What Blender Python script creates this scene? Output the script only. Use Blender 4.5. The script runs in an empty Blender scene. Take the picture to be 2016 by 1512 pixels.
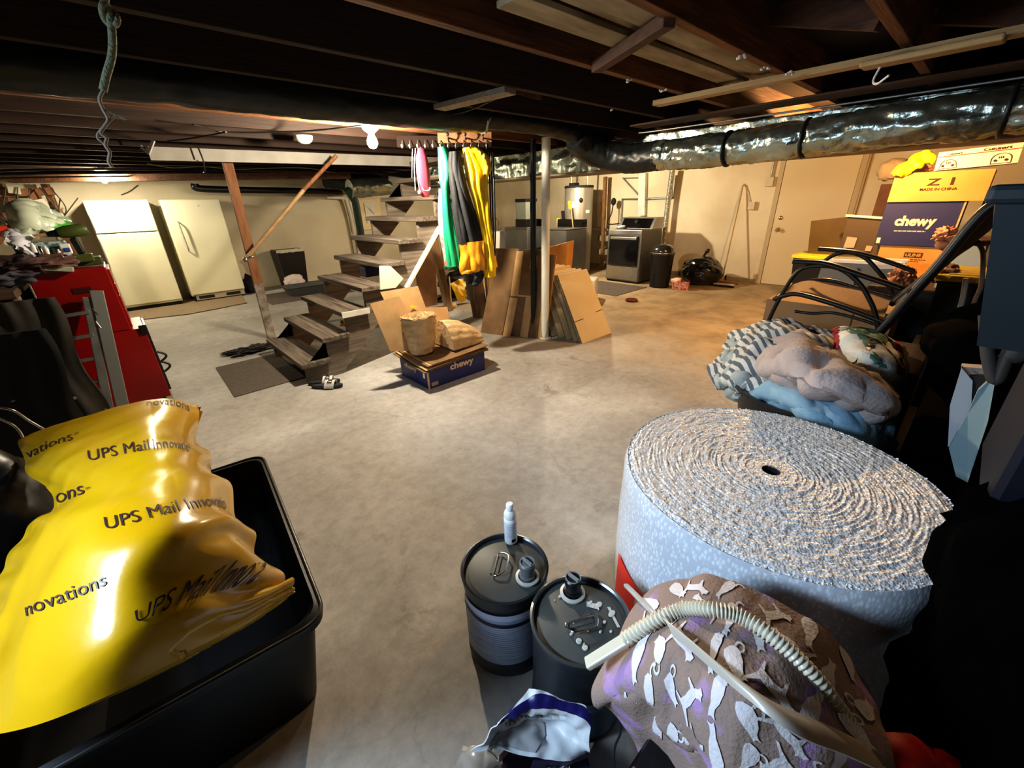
import bpy, bmesh, math, random
from mathutils import Vector, Matrix, noise, geometry
R_ = random.Random(7)
PI = math.pi
sc = bpy.context.scene
COL = sc.collection

# ------------------------------------------------------------------ camera geometry (2016x1512)
FPX, CX, CY, CAMH = 810.6, 1008.0, 756.0, 1.516
def _cam():
    nx, ny, yaw = 1063.12, 2584.5, 0.735
    D = Vector((nx-CX, -(ny-CY), -FPX)).normalized(); U = -D
    F = Vector((0, 0, -1)); F = (F-U*F.dot(U)).normalized(); Rt = F.cross(U)
    Y = F*math.cos(yaw)-Rt*math.sin(yaw); X = Y.cross(U)
    return Matrix((X, Y, U))
RM = _cam(); CP = Vector((0, 0, CAMH))
def ray(px, py): return RM @ Vector((px-CX, -(py-CY), -FPX))
def W(px, py, z=None, x=None, y=None):
    """a measured photo point on the plane z=, x= or y= of the room"""
    r = ray(px, py)
    if z is not None: t = (z-CAMH)/r.z
    elif x is not None: t = x/r.x
    else: t = y/r.y
    return CP+r*t
def WP(px, py, p0, n):
    r = ray(px, py); n = Vector(n); return CP+r*((Vector(p0)-CP).dot(n)/r.dot(n))
cam = bpy.data.cameras.new('camera'); co = bpy.data.objects.new('camera', cam); COL.objects.link(co)
cam.sensor_width = 36; cam.lens = FPX/2016*36; cam.clip_start = .02
co.matrix_world = Matrix.Translation(CP) @ RM.to_4x4(); sc.camera = co

# ------------------------------------------------------------------ materials
MATS = {}
def mat(name, col, rough=.6, metal=0, col2=None, ns=6, nd=4, ramp=(.35, .65), bump=0, bs=30, coat=0, emis=0, stretch=None, trans=0, spec=.5, sss=0):
    if name in MATS: return MATS[name]
    m = bpy.data.materials.new(name); m.use_nodes = True; nt = m.node_tree; N = nt.nodes; L = nt.links
    b = N['Principled BSDF']; c = (*col, 1)
    b.inputs['Base Color'].default_value = c; b.inputs['Roughness'].default_value = rough
    b.inputs['Metallic'].default_value = metal; b.inputs['Specular IOR Level'].default_value = spec
    b.inputs['Coat Weight'].default_value = coat; b.inputs['Coat Roughness'].default_value = .15
    if trans: b.inputs['Transmission Weight'].default_value = trans
    if sss: b.inputs['Subsurface Weight'].default_value = sss; b.inputs['Subsurface Radius'].default_value = (.1, .1, .1)
    if emis: b.inputs['Emission Color'].default_value = c; b.inputs['Emission Strength'].default_value = emis
    tc = N.new('ShaderNodeTexCoord'); src = tc.outputs['Object']
    if stretch:
        mp = N.new('ShaderNodeMapping'); mp.inputs['Scale'].default_value = stretch; L.new(src, mp.inputs['Vector']); src = mp.outputs[0]
    if col2:
        n = N.new('ShaderNodeTexNoise'); n.inputs['Scale'].default_value = ns; n.inputs['Detail'].default_value = nd; L.new(src, n.inputs['Vector'])
        r = N.new('ShaderNodeValToRGB'); r.color_ramp.elements[0].position = ramp[0]; r.color_ramp.elements[1].position = ramp[1]
        r.color_ramp.elements[0].color = c; r.color_ramp.elements[1].color = (*col2, 1)
        L.new(n.outputs['Fac'], r.inputs['Fac']); L.new(r.outputs['Color'], b.inputs['Base Color'])
    if bump:
        n2 = N.new('ShaderNodeTexNoise'); n2.inputs['Scale'].default_value = bs; n2.inputs['Detail'].default_value = 5; L.new(src, n2.inputs['Vector'])
        bp = N.new('ShaderNodeBump'); bp.inputs['Strength'].default_value = bump; bp.inputs['Distance'].default_value = .01
        L.new(n2.outputs['Fac'], bp.inputs['Height']); L.new(bp.outputs['Normal'], b.inputs['Normal'])
    MATS[name] = m; return m

def wood(name, c1, c2, axis='x', rough=.75):
    s = {'x': (1, 14, 14), 'y': (14, 1, 14), 'z': (14, 14, 1)}[axis]
    return mat(name, c1, rough, col2=c2, ns=2.2, nd=8, ramp=(.3, .7), bump=.35, bs=6, stretch=s)
joistm = wood('joist_wood_lit', (.07, .022, .006), (.24, .095, .028), 'x')
joistm2 = wood('joist_wood_shaded', (.014, .005, .002), (.036, .014, .005), 'x')  # shaded copy of the joist wood, ceiling gloom put into the colour
bracem = wood('brace_wood', (.12, .045, .018), (.05, .02, .01), 'y')
postm = wood('post_wood', (.17, .07, .028), (.30, .14, .06), 'z')
postm2 = wood('post_wood_tan', (.23, .13, .06), (.40, .25, .13), 'z')
plankm = wood('plank_wood', (.50, .36, .18), (.34, .22, .10), 'y')
treadm = wood('tread_wood', (.045, .033, .024), (.22, .18, .14), 'y')
stringm = wood('stringer_wood', (.09, .066, .048), (.26, .22, .175), 'x')
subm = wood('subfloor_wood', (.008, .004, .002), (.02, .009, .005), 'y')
palem = mat('pale_board', (.42, .34, .22), .85, col2=(.22, .16, .08), ns=3, nd=6, stretch=(1, 4, 4))
black = mat('black_plastic', (.006, .006, .007), .38)
blackm = mat('black_matte', (.008, .008, .009), .8)
blackg = mat('black_glass', (.004, .004, .005), .07, coat=.5)
darkmetal = mat('dark_metal', (.018, .015, .013), .4, metal=.3)
steel = mat('steel', (.42, .41, .38), .32, metal=.9, col2=(.34, .33, .31), ns=3)
darksteel = mat('dark_steel', (.12, .12, .12), .4, metal=.6, col2=(.17, .17, .165), ns=2)
chrome = mat('chrome', (.7, .7, .68), .12, metal=1)
alum = mat('aluminium', (.33, .35, .34), .42, metal=.75, col2=(.24, .25, .25), ns=9)
brass = mat('brass', (.5, .36, .15), .3, metal=.9)
foil = mat('foil_wrap', (.50, .56, .50), .26, metal=.92, bump=.9, bs=14, col2=(.32, .37, .32), ns=5)
foild = mat('foil_wrap_dark', (.018, .021, .020), .40, metal=.2, bump=.6, bs=9)
kraft = mat('kraft', (.60, .39, .19), .85, col2=(.52, .33, .155), ns=9, bump=.1, bs=60)
kraftd = mat('kraft_dark', (.24, .14, .065), .85, col2=(.17, .10, .045), ns=7)
kraftp = mat('kraft_paper', (.60, .43, .24), .8, col2=(.46, .31, .15), ns=14, bump=1, bs=26)
creamc = mat('cream_cardboard', (.84, .70, .43), .8, col2=(.78, .64, .38), ns=4)
cutedge = mat('cardboard_edge', (.10, .085, .07), .9, col2=(.30, .26, .2), ns=60)
orangec = mat('orange_carton', (.68, .33, .085), .75, col2=(.60, .28, .07), ns=5)
bluec = mat('blue_carton', (.012, .018, .10), .5, col2=(.018, .026, .13), ns=5)
cream = mat('cream_print', (.92, .84, .62), .6)
white = mat('white_plastic', (.78, .78, .76), .4)
whitep = mat('white_paint', (.74, .72, .66), .55, col2=(.62, .60, .54), ns=8)
enamel = mat('fridge_enamel', (.80, .78, .57), .33, col2=(.74, .72, .52), ns=1.2, bump=.04, bs=200)
redm = mat('red_enamel', (.26, .004, .003), .3, col2=(.20, .003, .003), ns=2)
ink = mat('ink', (.012, .01, .012), .5)
inkb = mat('brown_ink', (.05, .018, .006), .7)
yellow = mat('yellow_plastic', (.85, .66, .02), .4)
yellowc = mat('yellow_cloth', (.82, .56, .012), .5, col2=(.72, .46, .01), ns=7, bump=.3, bs=30)
orangecl = mat('orange_cloth', (.75, .36, .012), .6, col2=(.62, .28, .01), ns=9, bump=.3, bs=40)
greencl = mat('green_cloth', (.012, .46, .20), .55, col2=(.01, .36, .16), ns=6, bump=.3, bs=30)
darkcl = mat('dark_cloth', (.009, .011, .015), .75, col2=(.013, .016, .022), ns=9, bump=.4, bs=35)
pinkp = mat('pink_plastic', (.55, .05, .10), .35, coat=.4)
floral = mat('floral_cloth', (.55, .16, .15), .7, col2=(.35, .42, .42), ns=22, ramp=(.45, .55))
matm = mat('rubber_mat', (.105, .085, .07), .9, col2=(.14, .115, .095), ns=40, bump=.4, bs=160)
matm2 = mat('tan_pad', (.30, .23, .15), .9, col2=(.24, .18, .12), ns=30)
yellowbag = mat('yellow_poly', (.62, .37, .003), .27, coat=.5, bump=.25, bs=9, col2=(.58, .32, .003), ns=2)
blanket = mat('taupe_fleece', (.50, .43, .42), .95, col2=(.42, .36, .36), ns=14, bump=.5, bs=70)
bluecl = mat('blue_sheet', (.20, .36, .50), .8, col2=(.27, .43, .56), ns=9, bump=.6, bs=18)
whitecl = mat('white_knit', (.62, .66, .66), .9, bump=.4, bs=60)
greenk = mat('green_knit', (.05, .14, .10), .9, col2=(.09, .21, .16), ns=12)
redk = mat('red_knit', (.28, .01, .02), .9)
navy = mat('navy_plastic', (.005, .008, .04), .4)
greyb = mat('grey_bin', (.020, .030, .038), .5, col2=(.016, .024, .030), ns=3)
pailm = mat('pail_side', (.028, .034, .042), .35)
paillid = mat('pail_lid', (.105, .11, .105), .5, col2=(.085, .09, .085), ns=12, metal=.1)
labelb = mat('pail_label', (.20, .29, .47), .4, col2=(.36, .43, .56), ns=7, stretch=(1, 1, 9))
tubem = mat('clear_tube', (.66, .62, .50), .3, sss=.2, bump=.1)
greenp = mat('green_plastic_film', (.06, .38, .05), .3, col2=(.70, .78, .62), ns=6, ramp=(.40, .46), coat=.3)
pvc = mat('pvc', (.74, .72, .62), .4)
cable = mat('black_cable', (.01, .01, .01), .5)
tan = mat('sling_fabric', (.32, .20, .10), .85, col2=(.26, .16, .08), ns=50, bump=.2, bs=150)
lint = mat('lint', (.7, .66, .55), .9)
socketm = mat('porcelain', (.7, .68, .6), .4)
MATS['bulb'] = None; del MATS['bulb']

def floor_mat():
    m = bpy.data.materials.new('concrete_floor'); m.use_nodes = True; nt = m.node_tree; N = nt.nodes; L = nt.links
    b = N['Principled BSDF']; tc = N.new('ShaderNodeTexCoord'); o = tc.outputs['Object']
    def nz(s, d, rough=.55, dist=0):
        n = N.new('ShaderNodeTexNoise'); n.inputs['Scale'].default_value = s; n.inputs['Detail'].default_value = d
        n.inputs['Roughness'].default_value = rough; n.inputs['Distortion'].default_value = dist; L.new(o, n.inputs['Vector']); return n.outputs['Fac']
    def ramp(f, els):
        r = N.new('ShaderNodeValToRGB'); cr = r.color_ramp
        while len(cr.elements) < len(els): cr.elements.new(.5)
        for e, (p, c) in zip(cr.elements, els): e.position = p; e.color = (*c, 1)
        L.new(f, r.inputs['Fac']); return r.outputs['Color']
    def mix(f, a, c, mode='MIX'):
        x = N.new('ShaderNodeMix'); x.data_type = 'RGBA'; x.blend_type = mode
        if isinstance(f, float): x.inputs[0].default_value = f
        else: L.new(f, x.inputs[0])
        L.new(a, x.inputs[6]); L.new(c, x.inputs[7]); return x.outputs[2]
    base = ramp(nz(.9, 6, .6, .3), [(.3, (.33, .31, .28)), (.5, (.44, .425, .40)), (.68, (.60, .59, .57))])
    fine = ramp(nz(14, 10, .75), [(.3, (.72, .72, .72)), (.6, (1, 1, 1))])
    c1 = mix(1.0, base, fine, 'MULTIPLY')
    # the tan, worn strip toward the door side of the room
    sx = N.new('ShaderNodeSeparateXYZ'); L.new(o, sx.inputs[0])
    ad = N.new('ShaderNodeMath'); ad.operation = 'MULTIPLY_ADD'; L.new(nz(1.3, 4), ad.inputs[0]); ad.inputs[1].default_value = 2.4; L.new(sx.outputs['X'], ad.inputs[2])
    mr = N.new('ShaderNodeMapRange'); mr.inputs['From Min'].default_value = 4.2; mr.inputs['From Max'].default_value = 6.2; L.new(ad.outputs[0], mr.inputs['Value'])
    tanc = ramp(nz(2.2, 7, .65, .4), [(.32, (.30, .22, .13)), (.6, (.50, .38, .23))])
    c2 = mix(mr.outputs[0], c1, tanc)
    # dark worn flakes and crack lines
    fl = ramp(nz(3.0, 10, .72, .9), [(.565, (0, 0, 0)), (.62, (1, 1, 1))])
    dk = N.new('ShaderNodeRGB'); dk.outputs[0].default_value = (.27, .25, .225, 1)
    ms = ramp(nz(.7, 3), [(.42, (0, 0, 0)), (.58, (.75, .75, .75))])
    mm = N.new('ShaderNodeMath'); mm.operation = 'MULTIPLY'; L.new(fl, mm.inputs[0]); L.new(ms, mm.inputs[1])
    c3 = mix(mm.outputs[0], c2, dk.outputs[0])
    vz = N.new('ShaderNodeTexVoronoi'); vz.feature = 'DISTANCE_TO_EDGE'; vz.inputs['Scale'].default_value = .55
    dn = N.new('ShaderNodeTexNoise'); dn.inputs['Scale'].default_value = 3; dn.inputs['Detail'].default_value = 6; L.new(o, dn.inputs['Vector'])
    va = N.new('ShaderNodeVectorMath'); va.operation = 'MULTIPLY_ADD'; L.new(dn.outputs['Color'], va.inputs[0]); va.inputs[1].default_value = (.5, .5, .5); L.new(o, va.inputs[2])
    L.new(va.outputs[0], vz.inputs['Vector'])
    ck = ramp(vz.outputs['Distance'], [(0, (.8, .8, .8)), (.007, (0, 0, 0))])
    m2 = N.new('ShaderNodeMath'); m2.operation = 'MULTIPLY'; L.new(ck, m2.inputs[0]); L.new(ramp(nz(1.1, 2), [(.45, (0, 0, 0)), (.6, (.7, .7, .7))]), m2.inputs[1])
    c4 = mix(m2.outputs[0], c3, dk.outputs[0])
    L.new(c4, b.inputs['Base Color']); b.inputs['Roughness'].default_value = .62; b.inputs['Specular IOR Level'].default_value = .35
    bp = N.new('ShaderNodeBump'); bp.inputs['Strength'].default_value = .35; bp.inputs['Distance'].default_value = .006
    L.new(nz(9, 9, .7), bp.inputs['Height']); L.new(bp.outputs['Normal'], b.inputs['Normal'])
    return m
floorm = floor_mat()
wallm = mat('painted_wall', (.72, .66, .50), .8, col2=(.62, .56, .42), ns=1.3, nd=6, bump=.25, bs=9)
wallm2 = mat('painted_block_wall', (.76, .68, .50), .8, col2=(.66, .56, .39), ns=1.6, nd=6, bump=.3, bs=9)

# ------------------------------------------------------------------ object plumbing
ROOTLOC = {}
def link(name, me, m, parent=None):
    o = bpy.data.objects.new(name, me); COL.objects.link(o)
    if m:
        for x in (m if isinstance(m, (list, tuple)) else [m]): me.materials.append(x)
    if parent:
        o.parent = parent; off = ROOTLOC[parent.name]; me.transform(Matrix.Translation(-off)); ROOTLOC[o.name] = off
    else:
        ROOTLOC[o.name] = Vector((0, 0, 0))
    return o
def tag(o, label=None, cat=None, group=None, kind=None):
    if label: o['label'] = label
    if cat: o['category'] = cat
    if group: o['group'] = group
    if kind: o['kind'] = kind
    return o
def thing(name, label, cat, loc=(0, 0, 0), group=None, kind=None):
    o = bpy.data.objects.new(name, None); COL.objects.link(o); o.location = loc; ROOTLOC[o.name] = Vector(loc)
    o.empty_display_size = .1
    return tag(o, label, cat, group, kind)

class MB:
    def __init__(s): s.bm = bmesh.new()
    def box(s, a, b, bev=0):
        a = Vector(a); b = Vector(b); lo = Vector([min(a[i], b[i]) for i in range(3)]); hi = Vector([max(a[i], b[i]) for i in range(3)])
        return s.obox((lo+hi)/2, (hi-lo), None, bev)
    def obox(s, c, size, rot=None, bev=0):
        M = Matrix.Translation(Vector(c)) @ (rot.to_4x4() if rot else Matrix()) @ Matrix.Diagonal((*size, 1))
        r = bmesh.ops.create_cube(s.bm, size=1, matrix=M)
        if bev:
            es = {e for v in r['verts'] for e in v.link_edges}
            bmesh.ops.bevel(s.bm, geom=list(es), offset=bev, segments=2, profile=.5, affect='EDGES')
        return s
    def beam(s, p, q, w, h, up=(0, 0, 1), bev=0):
        p = Vector(p); q = Vector(q); d = (q-p); L = d.length; d.normalize(); u = Vector(up)
        sd = d.cross(u)
        if sd.length < 1e-4: sd = d.cross(Vector((1, 0, 0)))
        sd.normalize(); u = sd.cross(d)
        rot = Matrix((d, sd, u)).transposed()
        return s.obox((p+q)/2, (L, w, h), rot, bev)
    def hexa(s, bot, top):
        vs = [s.bm.verts.new(Vector(p)) for p in list(bot)+list(top)]; n = len(bot)
        s.bm.faces.new(vs[:n][::-1]); s.bm.faces.new(vs[n:])
        for i in range(n): j = (i+1) % n; s.bm.faces.new((vs[i], vs[j], vs[n+j], vs[n+i]))
        return s
    def prism(s, poly, ext):
        ext = Vector(ext); return s.hexa(poly, [Vector(p)+ext for p in poly])
    def tube(s, pts, r, seg=12, cap=True, closed=False):
        pts = [Vector(p) for p in pts]; n = len(pts); rs = r if isinstance(r, (list, tuple)) else [r]*n
        rings = []; prev = None
        for i, p in enumerate(pts):
            if closed: d = pts[(i+1) % n]-pts[i-1]
            else: d = pts[min(i+1, n-1)]-pts[max(i-1, 0)]
            if d.length < 1e-9: d = Vector((0, 0, 1))
            d.normalize()
            if prev is None:
                a = Vector((0, 0, 1)) if abs(d.z) < .9 else Vector((1, 0, 0)); u = d.cross(a).normalized()
            else:
                u = prev-d*prev.dot(d)
                u = u.normalized() if u.length > 1e-6 else d.orthogonal().normalized()
            prev = u; v = d.cross(u)
            rings.append([s.bm.verts.new(p+(u*math.cos(2*PI*k/seg)+v*math.sin(2*PI*k/seg))*rs[i]) for k in range(seg)])
        m = n if closed else n-1
        for i in range(m):
            A = rings[i]; B = rings[(i+1) % n]
            for k in range(seg): s.bm.faces.new((A[k], A[(k+1) % seg], B[(k+1) % seg], B[k]))
        if cap and not closed: s.bm.faces.new(rings[0][::-1]); s.bm.faces.new(rings[-1])
        return s
    def lathe(s, c, prof, seg=32, rot=None, sx=1, sy=1):
        c = Vector(c); rings = []
        for r, z in prof:
            if r < 1e-5:
                p = Vector((0, 0, z)); rings.append([s.bm.verts.new(c+(rot @ p if rot else p))])
            else:
                ring = []
                for k in range(seg):
                    p = Vector((r*sx*math.cos(2*PI*k/seg), r*sy*math.sin(2*PI*k/seg), z)); ring.append(s.bm.verts.new(c+(rot @ p if rot else p)))
                rings.append(ring)
        for A, B in zip(rings, rings[1:]):
            if len(A) == 1 and len(B) == 1: continue
            for k in range(seg):
                j = (k+1) % seg
                if len(A) == 1: s.bm.faces.new((A[0], B[j], B[k]))
                elif len(B) == 1: s.bm.faces.new((A[k], A[j], B[0]))
                else: s.bm.faces.new((A[k], A[j], B[j], B[k]))
        return s
    def surf(s, fn, nu, nv, thick=0, nrm=None):
        g = [[Vector(fn(i/nu, j/nv)) for i in range(nu+1)] for j in range(nv+1)]
        V = [[s.bm.verts.new(p) for p in row] for row in g]
        for j in range(nv):
            for i in range(nu): s.bm.faces.new((V[j][i], V[j][i+1], V[j+1][i+1], V[j+1][i]))
        if thick:
            def N(i, j):
                a = g[j][min(i+1, nu)]-g[j][max(i-1, 0)]; b = g[min(j+1, nv)][i]-g[max(j-1, 0)][i]; n = a.cross(b)
                return n.normalized() if n.length > 1e-9 else Vector((0, 0, 1))
            Bk = [[s.bm.verts.new(g[j][i]-N(i, j)*thick) for i in range(nu+1)] for j in range(nv+1)]
            for j in range(nv):
                for i in range(nu): s.bm.faces.new((Bk[j][i], Bk[j+1][i], Bk[j+1][i+1], Bk[j][i+1]))
            for i in range(nu):
                s.bm.faces.new((V[0][i+1], V[0][i], Bk[0][i], Bk[0][i+1])); s.bm.faces.new((V[nv][i], V[nv][i+1], Bk[nv][i+1], Bk[nv][i]))
            for j in range(nv):
                s.bm.faces.new((V[j][0], V[j+1][0], Bk[j+1][0], Bk[j][0])); s.bm.faces.new((V[j+1][nu], V[j][nu], Bk[j][nu], Bk[j+1][nu]))
        return s
    def blob(s, c, rad, f=0, sub=4, amp=0, ns=3, flat=0):
        r = bmesh.ops.create_icosphere(s.bm, subdivisions=sub, radius=1)
        for v in r['verts']:
            d = v.co.normalized(); k = 1+amp*noise.noise(d*ns+Vector((f, f*2, 0)))+amp*.4*noise.noise(d*ns*3+Vector((f, 0, 5)))
            p = Vector((d.x*rad[0], d.y*rad[1], d.z*rad[2]))*k
            if flat and p.z < -flat: p.z = -flat
            v.co = p+Vector(c)
        return s
    def build(s, name, m, parent=None, smooth=None):
        bmesh.ops.remove_doubles(s.bm, verts=s.bm.verts, dist=1e-6)
        bmesh.ops.recalc_face_normals(s.bm, faces=s.bm.faces)
        me = bpy.data.meshes.new(name); s.bm.to_mesh(me); s.bm.free()
        if smooth is not None:
            me.polygons.foreach_set('use_smooth', [True]*len(me.polygons))
            me.set_sharp_from_angle(angle=math.radians(smooth))
        return link(name, me, m, parent)

def cr(a, b, c, d, t):
    return .5*((2*b)+(-a+c)*t+(2*a-5*b+4*c-d)*t*t+(-a+3*b-3*c+d)*t*t*t)
def crv(P, t):
    n = len(P)-1; x = min(max(t, 0), 1)*n; i = min(int(x), n-1); f = x-i
    g = lambda k: P[k] if 0 <= k <= n else (P[0]*2-P[1] if k < 0 else P[n]*2-P[n-1])
    return cr(g(i-1), g(i), g(i+1), g(i+2), f)
def patch(rows, amp=0, ns=8, seed=0, fold=None):
    rows = [[Vector(p) for p in r] for r in rows]
    def f0(u, v): return crv([crv(r, u) for r in rows], v)
    def f(u, v):
        p = f0(u, v)
        if amp:
            e = .01; n = (f0(min(u+e, 1), v)-f0(max(u-e, 0), v)).cross(f0(u, min(v+e, 1))-f0(u, max(v-e, 0)))
            n = n.normalized() if n.length > 1e-12 else Vector((0, 0, 1))
            if n.z < 0: n = -n
            q = p*ns+Vector((seed, seed*1.7, 0))
            d = noise.noise(q)+.5*noise.noise(q*2.3)
            rg = 1-abs(noise.noise(q*.8+Vector((9, 3, 1))))*2.2
            p = p+n*amp*(d+.8*rg)
            if fold: p = p+n*fold(u, v)
        return p
    return f
def spline(pts, n=24):
    P = [Vector(p) for p in pts]; return [crv(P, i/n) for i in range(n+1)]

_tx = {}
def textgeo(s, bold=0):
    k = (s, bold)
    if k in _tx: return _tx[k]
    cu = bpy.data.curves.new('t', 'FONT'); cu.body = s; cu.resolution_u = 3; cu.offset = bold; cu.fill_mode = 'FRONT'
    o = bpy.data.objects.new('t', cu); COL.objects.link(o); bpy.context.view_layer.update()
    me = bpy.data.meshes.new_from_object(o.evaluated_get(bpy.context.evaluated_depsgraph_get()))
    vs = [v.co.copy() for v in me.vertices]; fs = [tuple(p.vertices) for p in me.polygons]
    bpy.data.objects.remove(o); bpy.data.curves.remove(cu); bpy.data.meshes.remove(me)
    x0 = min(v.x for v in vs); x1 = max(v.x for v in vs); y0 = min(v.y for v in vs); y1 = max(v.y for v in vs)
    _tx[k] = (vs, fs, x0, x1, y0, y1); return _tx[k]
def text_on(mb, s, fn, height=None, width=None, bold=.01, cut=None):
    """fn(x, y) -> world, x and y in metres from the text's lower left corner"""
    vs, fs, x0, x1, y0, y1 = textgeo(s, bold)
    k = height/(y1-y0) if height else width/(x1-x0)
    ky = height/(y1-y0) if height else k
    kx = width/(x1-x0) if width else k
    out = []
    for v in vs:
        out.append(((v.x-x0)*kx, (v.y-y0)*ky))
    bv = [mb.bm.verts.new(fn(*p)) for p in out]
    for f in fs:
        if cut and any(not cut(*out[i]) for i in f): continue
        try: mb.bm.faces.new([bv[i] for i in f])
        except ValueError: pass
    lone = [v for v in bv if not v.link_faces]
    for v in lone: mb.bm.verts.remove(v)
def planar(o, right, up, off=.0015):
    o = Vector(o); r = Vector(right).normalized(); u = Vector(up).normalized(); n = r.cross(u)
    return lambda x, y: o+r*x+u*y+n*off
def flat_text(s, o, right, up, m, parent, height=None, width=None, bold=.01, name='lettering', off=.002):
    mb = MB(); text_on(mb, s, planar(o, right, up, off), height, width, bold)
    me = bpy.data.meshes.new(name); mb.bm.to_mesh(me); mb.bm.free(); return link(name, me, m, parent)

def group_phrase(*a): return a

# ================================================================== THE SETTING
XW, YB, XL, YF, ZF = 8.6, 10.05, -1.55, -1.6, 2.30
def struct(o): o['kind'] = 'structure'; return o
struct(MB().box((XL-.1, YF-.1, -.1), (XW+.1, YB+.1, 0)).build('floor', floorm))
struct(MB().box((XL-.1, YB, 0), (XW+.1, YB+.12, 2.4)).build('wall_back', wallm))
struct(MB().box((XW, YF, 0), (XW+.12, YB, 2.4)).build('wall_right', wallm2))
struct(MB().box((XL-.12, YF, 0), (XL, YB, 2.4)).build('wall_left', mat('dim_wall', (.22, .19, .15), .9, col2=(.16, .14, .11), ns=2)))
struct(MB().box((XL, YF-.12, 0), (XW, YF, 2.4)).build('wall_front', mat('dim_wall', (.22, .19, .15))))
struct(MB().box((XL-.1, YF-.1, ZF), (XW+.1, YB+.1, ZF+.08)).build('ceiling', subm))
struct(MB().box((6.6, YB-.5, 0), (6.75, YB, 2.3)).build('trim_1', whitep))   # boxed pilaster at the far corner
jy = [-1.1, -.58, -.07, .45, .96, 1.51, 2.02, 2.56, 3.1, 3.64, 4.17, 4.7, 5.23, 5.76, 6.3, 6.83, 7.36, 7.9, 8.43, 8.96, 9.5]
JH = []
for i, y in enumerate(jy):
    m = joistm if i in (3, 4, 5, 9) else joistm2  # joists seen lit get the brighter copy, the others the shaded one
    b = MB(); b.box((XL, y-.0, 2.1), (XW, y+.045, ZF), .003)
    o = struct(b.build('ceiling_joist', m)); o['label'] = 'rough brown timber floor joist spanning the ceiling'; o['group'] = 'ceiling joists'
# beam parallel with the door wall, beyond the trunk duct
struct(MB().box((4.5, YF, 1.80), (4.62, 9, 2.1), .004).build('ceiling_beam', joistm2))
# door in the right wall
b = MB()
d0, d1 = 1.55, 2.57
b.box((XW-.03, d0-.07, 0), (XW+.001, d0, 2.1)); b.box((XW-.03, d1, 0), (XW+.001, d1+.07, 2.1)); b.box((XW-.03, d0-.07, 2.06), (XW, d1+.07, 2.13))
dr = struct(MB().box((XW-.022, d0+.006, .012), (XW+.01, d1-.006, 2.055), .002).build('door_1', mat('door_paint', (.72, .61, .40), .5, col2=(.68, .57, .37), ns=1)))
fr = b.build('door_frame', mat('frame_paint', (.52, .43, .27), .6), dr)
p = W(1533, 452, x=XW-.02)
b = MB(); rx = Matrix.Rotation(-PI/2, 3, 'Y')
b.lathe(p, [(0, 0), (.034, 0), (.034, .008), (.013, .014), (.012, .035), (.03, .045), (.034, .06), (.026, .072), (0, .075)], 20, rx)
b.build('door_knob', brass, dr, 40)
p = W(1537, 429, x=XW-.02)
MB().lathe(p, [(0, 0), (.032, 0), (.032, .012), (.02, .02), (0, .02)], 20, rx).box(p+Vector((-.035, -.006, -.016)), p+Vector((-.018, .006, .016))).build('deadbolt', brass, dr, 40)
MB().box((XW-.015, d1+.1, 0), (XW, 8.2, .07)).build('baseboard_right', mat('stained_base', (.42, .36, .26), .9, col2=(.3, .24, .16), ns=9))['kind'] = 'structure'
# seam trim right of the door and far corner strip
struct(MB().box((XW-.012, 1.44, 0), (XW, 1.455, 2.2)).build('trim_2', mat('seam_dark', (.25, .17, .07), .9)))

struct(MB().box((XW-.06, YF, 2.1), (XW, YB, ZF)).build('trim_3', joistm2))  # added dark rim, covers the lit wall at the ends of the bays
for k, (ya, yb) in enumerate(((-.535, -.07), (-.025, .45), (.495, .96))):
    struct(MB().box((4.52, ya, 2.1), (4.565, yb, ZF)).build('trim_%d' % (4+k), joistm2))  # added blocking, keeps the bulb's light out of these joist bays
# ---- diagonal timber bridging between joists
def brace(p, q, w, h, label, m=bracem):
    o = MB().beam(p, q, w, h, bev=.003).build('wood_brace', m); tag(o, label, 'wood brace', 'wood pieces fixed between the joists'); return o
a = W(865, 212, z=2.085); c = W(1005, 178, z=2.085)
brace(a, c, .10, .03, 'short grey weathered board nailed across two joists above the light bulb', mat('grey_board', (.40, .33, .26), .85, col2=(.2, .15, .1), ns=12, stretch=(3, 14, 14)))
brace((1.965, 1.50, 2.095), (1.70, .98, 2.095), .05, .045, 'dark diagonal bridging piece crossing the pale boards')
brace((2.35, 2.55, 2.27), (2.2, 2.1, 2.13), .045, .09, 'dark diagonal bridging piece between two middle joists')
brace((2.55, .93, 2.27), (2.45, .5, 2.13), .045, .09, 'brown diagonal bridging piece at the upper right of the ceiling')
brace((3.1, .42, 2.27), (3.0, -.02, 2.13), .045, .12, 'brown bridging block above the long tan plank')
brace((4.6, 1.95, 2.0), (4.75, 1.0, 2.0), .05, .1, 'orange lit wood block behind the foil duct', mat('orange_lit_wood', (.55, .22, .06), .8, col2=(.4, .14, .03), ns=9))  # warm bulb light put into this block's colour
# pale boards lying up between two joists
for k, (ya, yb, za) in enumerate([(1.01, 1.15, 2.135), (1.165, 1.215, 2.15), (1.23, 1.35, 2.13)]):
    b = MB().beam((1.30-.05*k, (ya+yb)/2, za), (3.05, (ya+yb)/2-.03, za), yb-ya, .02, bev=.002)
    tag(b.build('pale_board', palem), ['wide pale board at the upper right side of the three laid between joists', 'narrow strip, middle of three pale boards laid between joists', 'mottled pale board nearest the long orange-brown joist'][k], 'board', 'pale boards between the joists')
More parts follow.
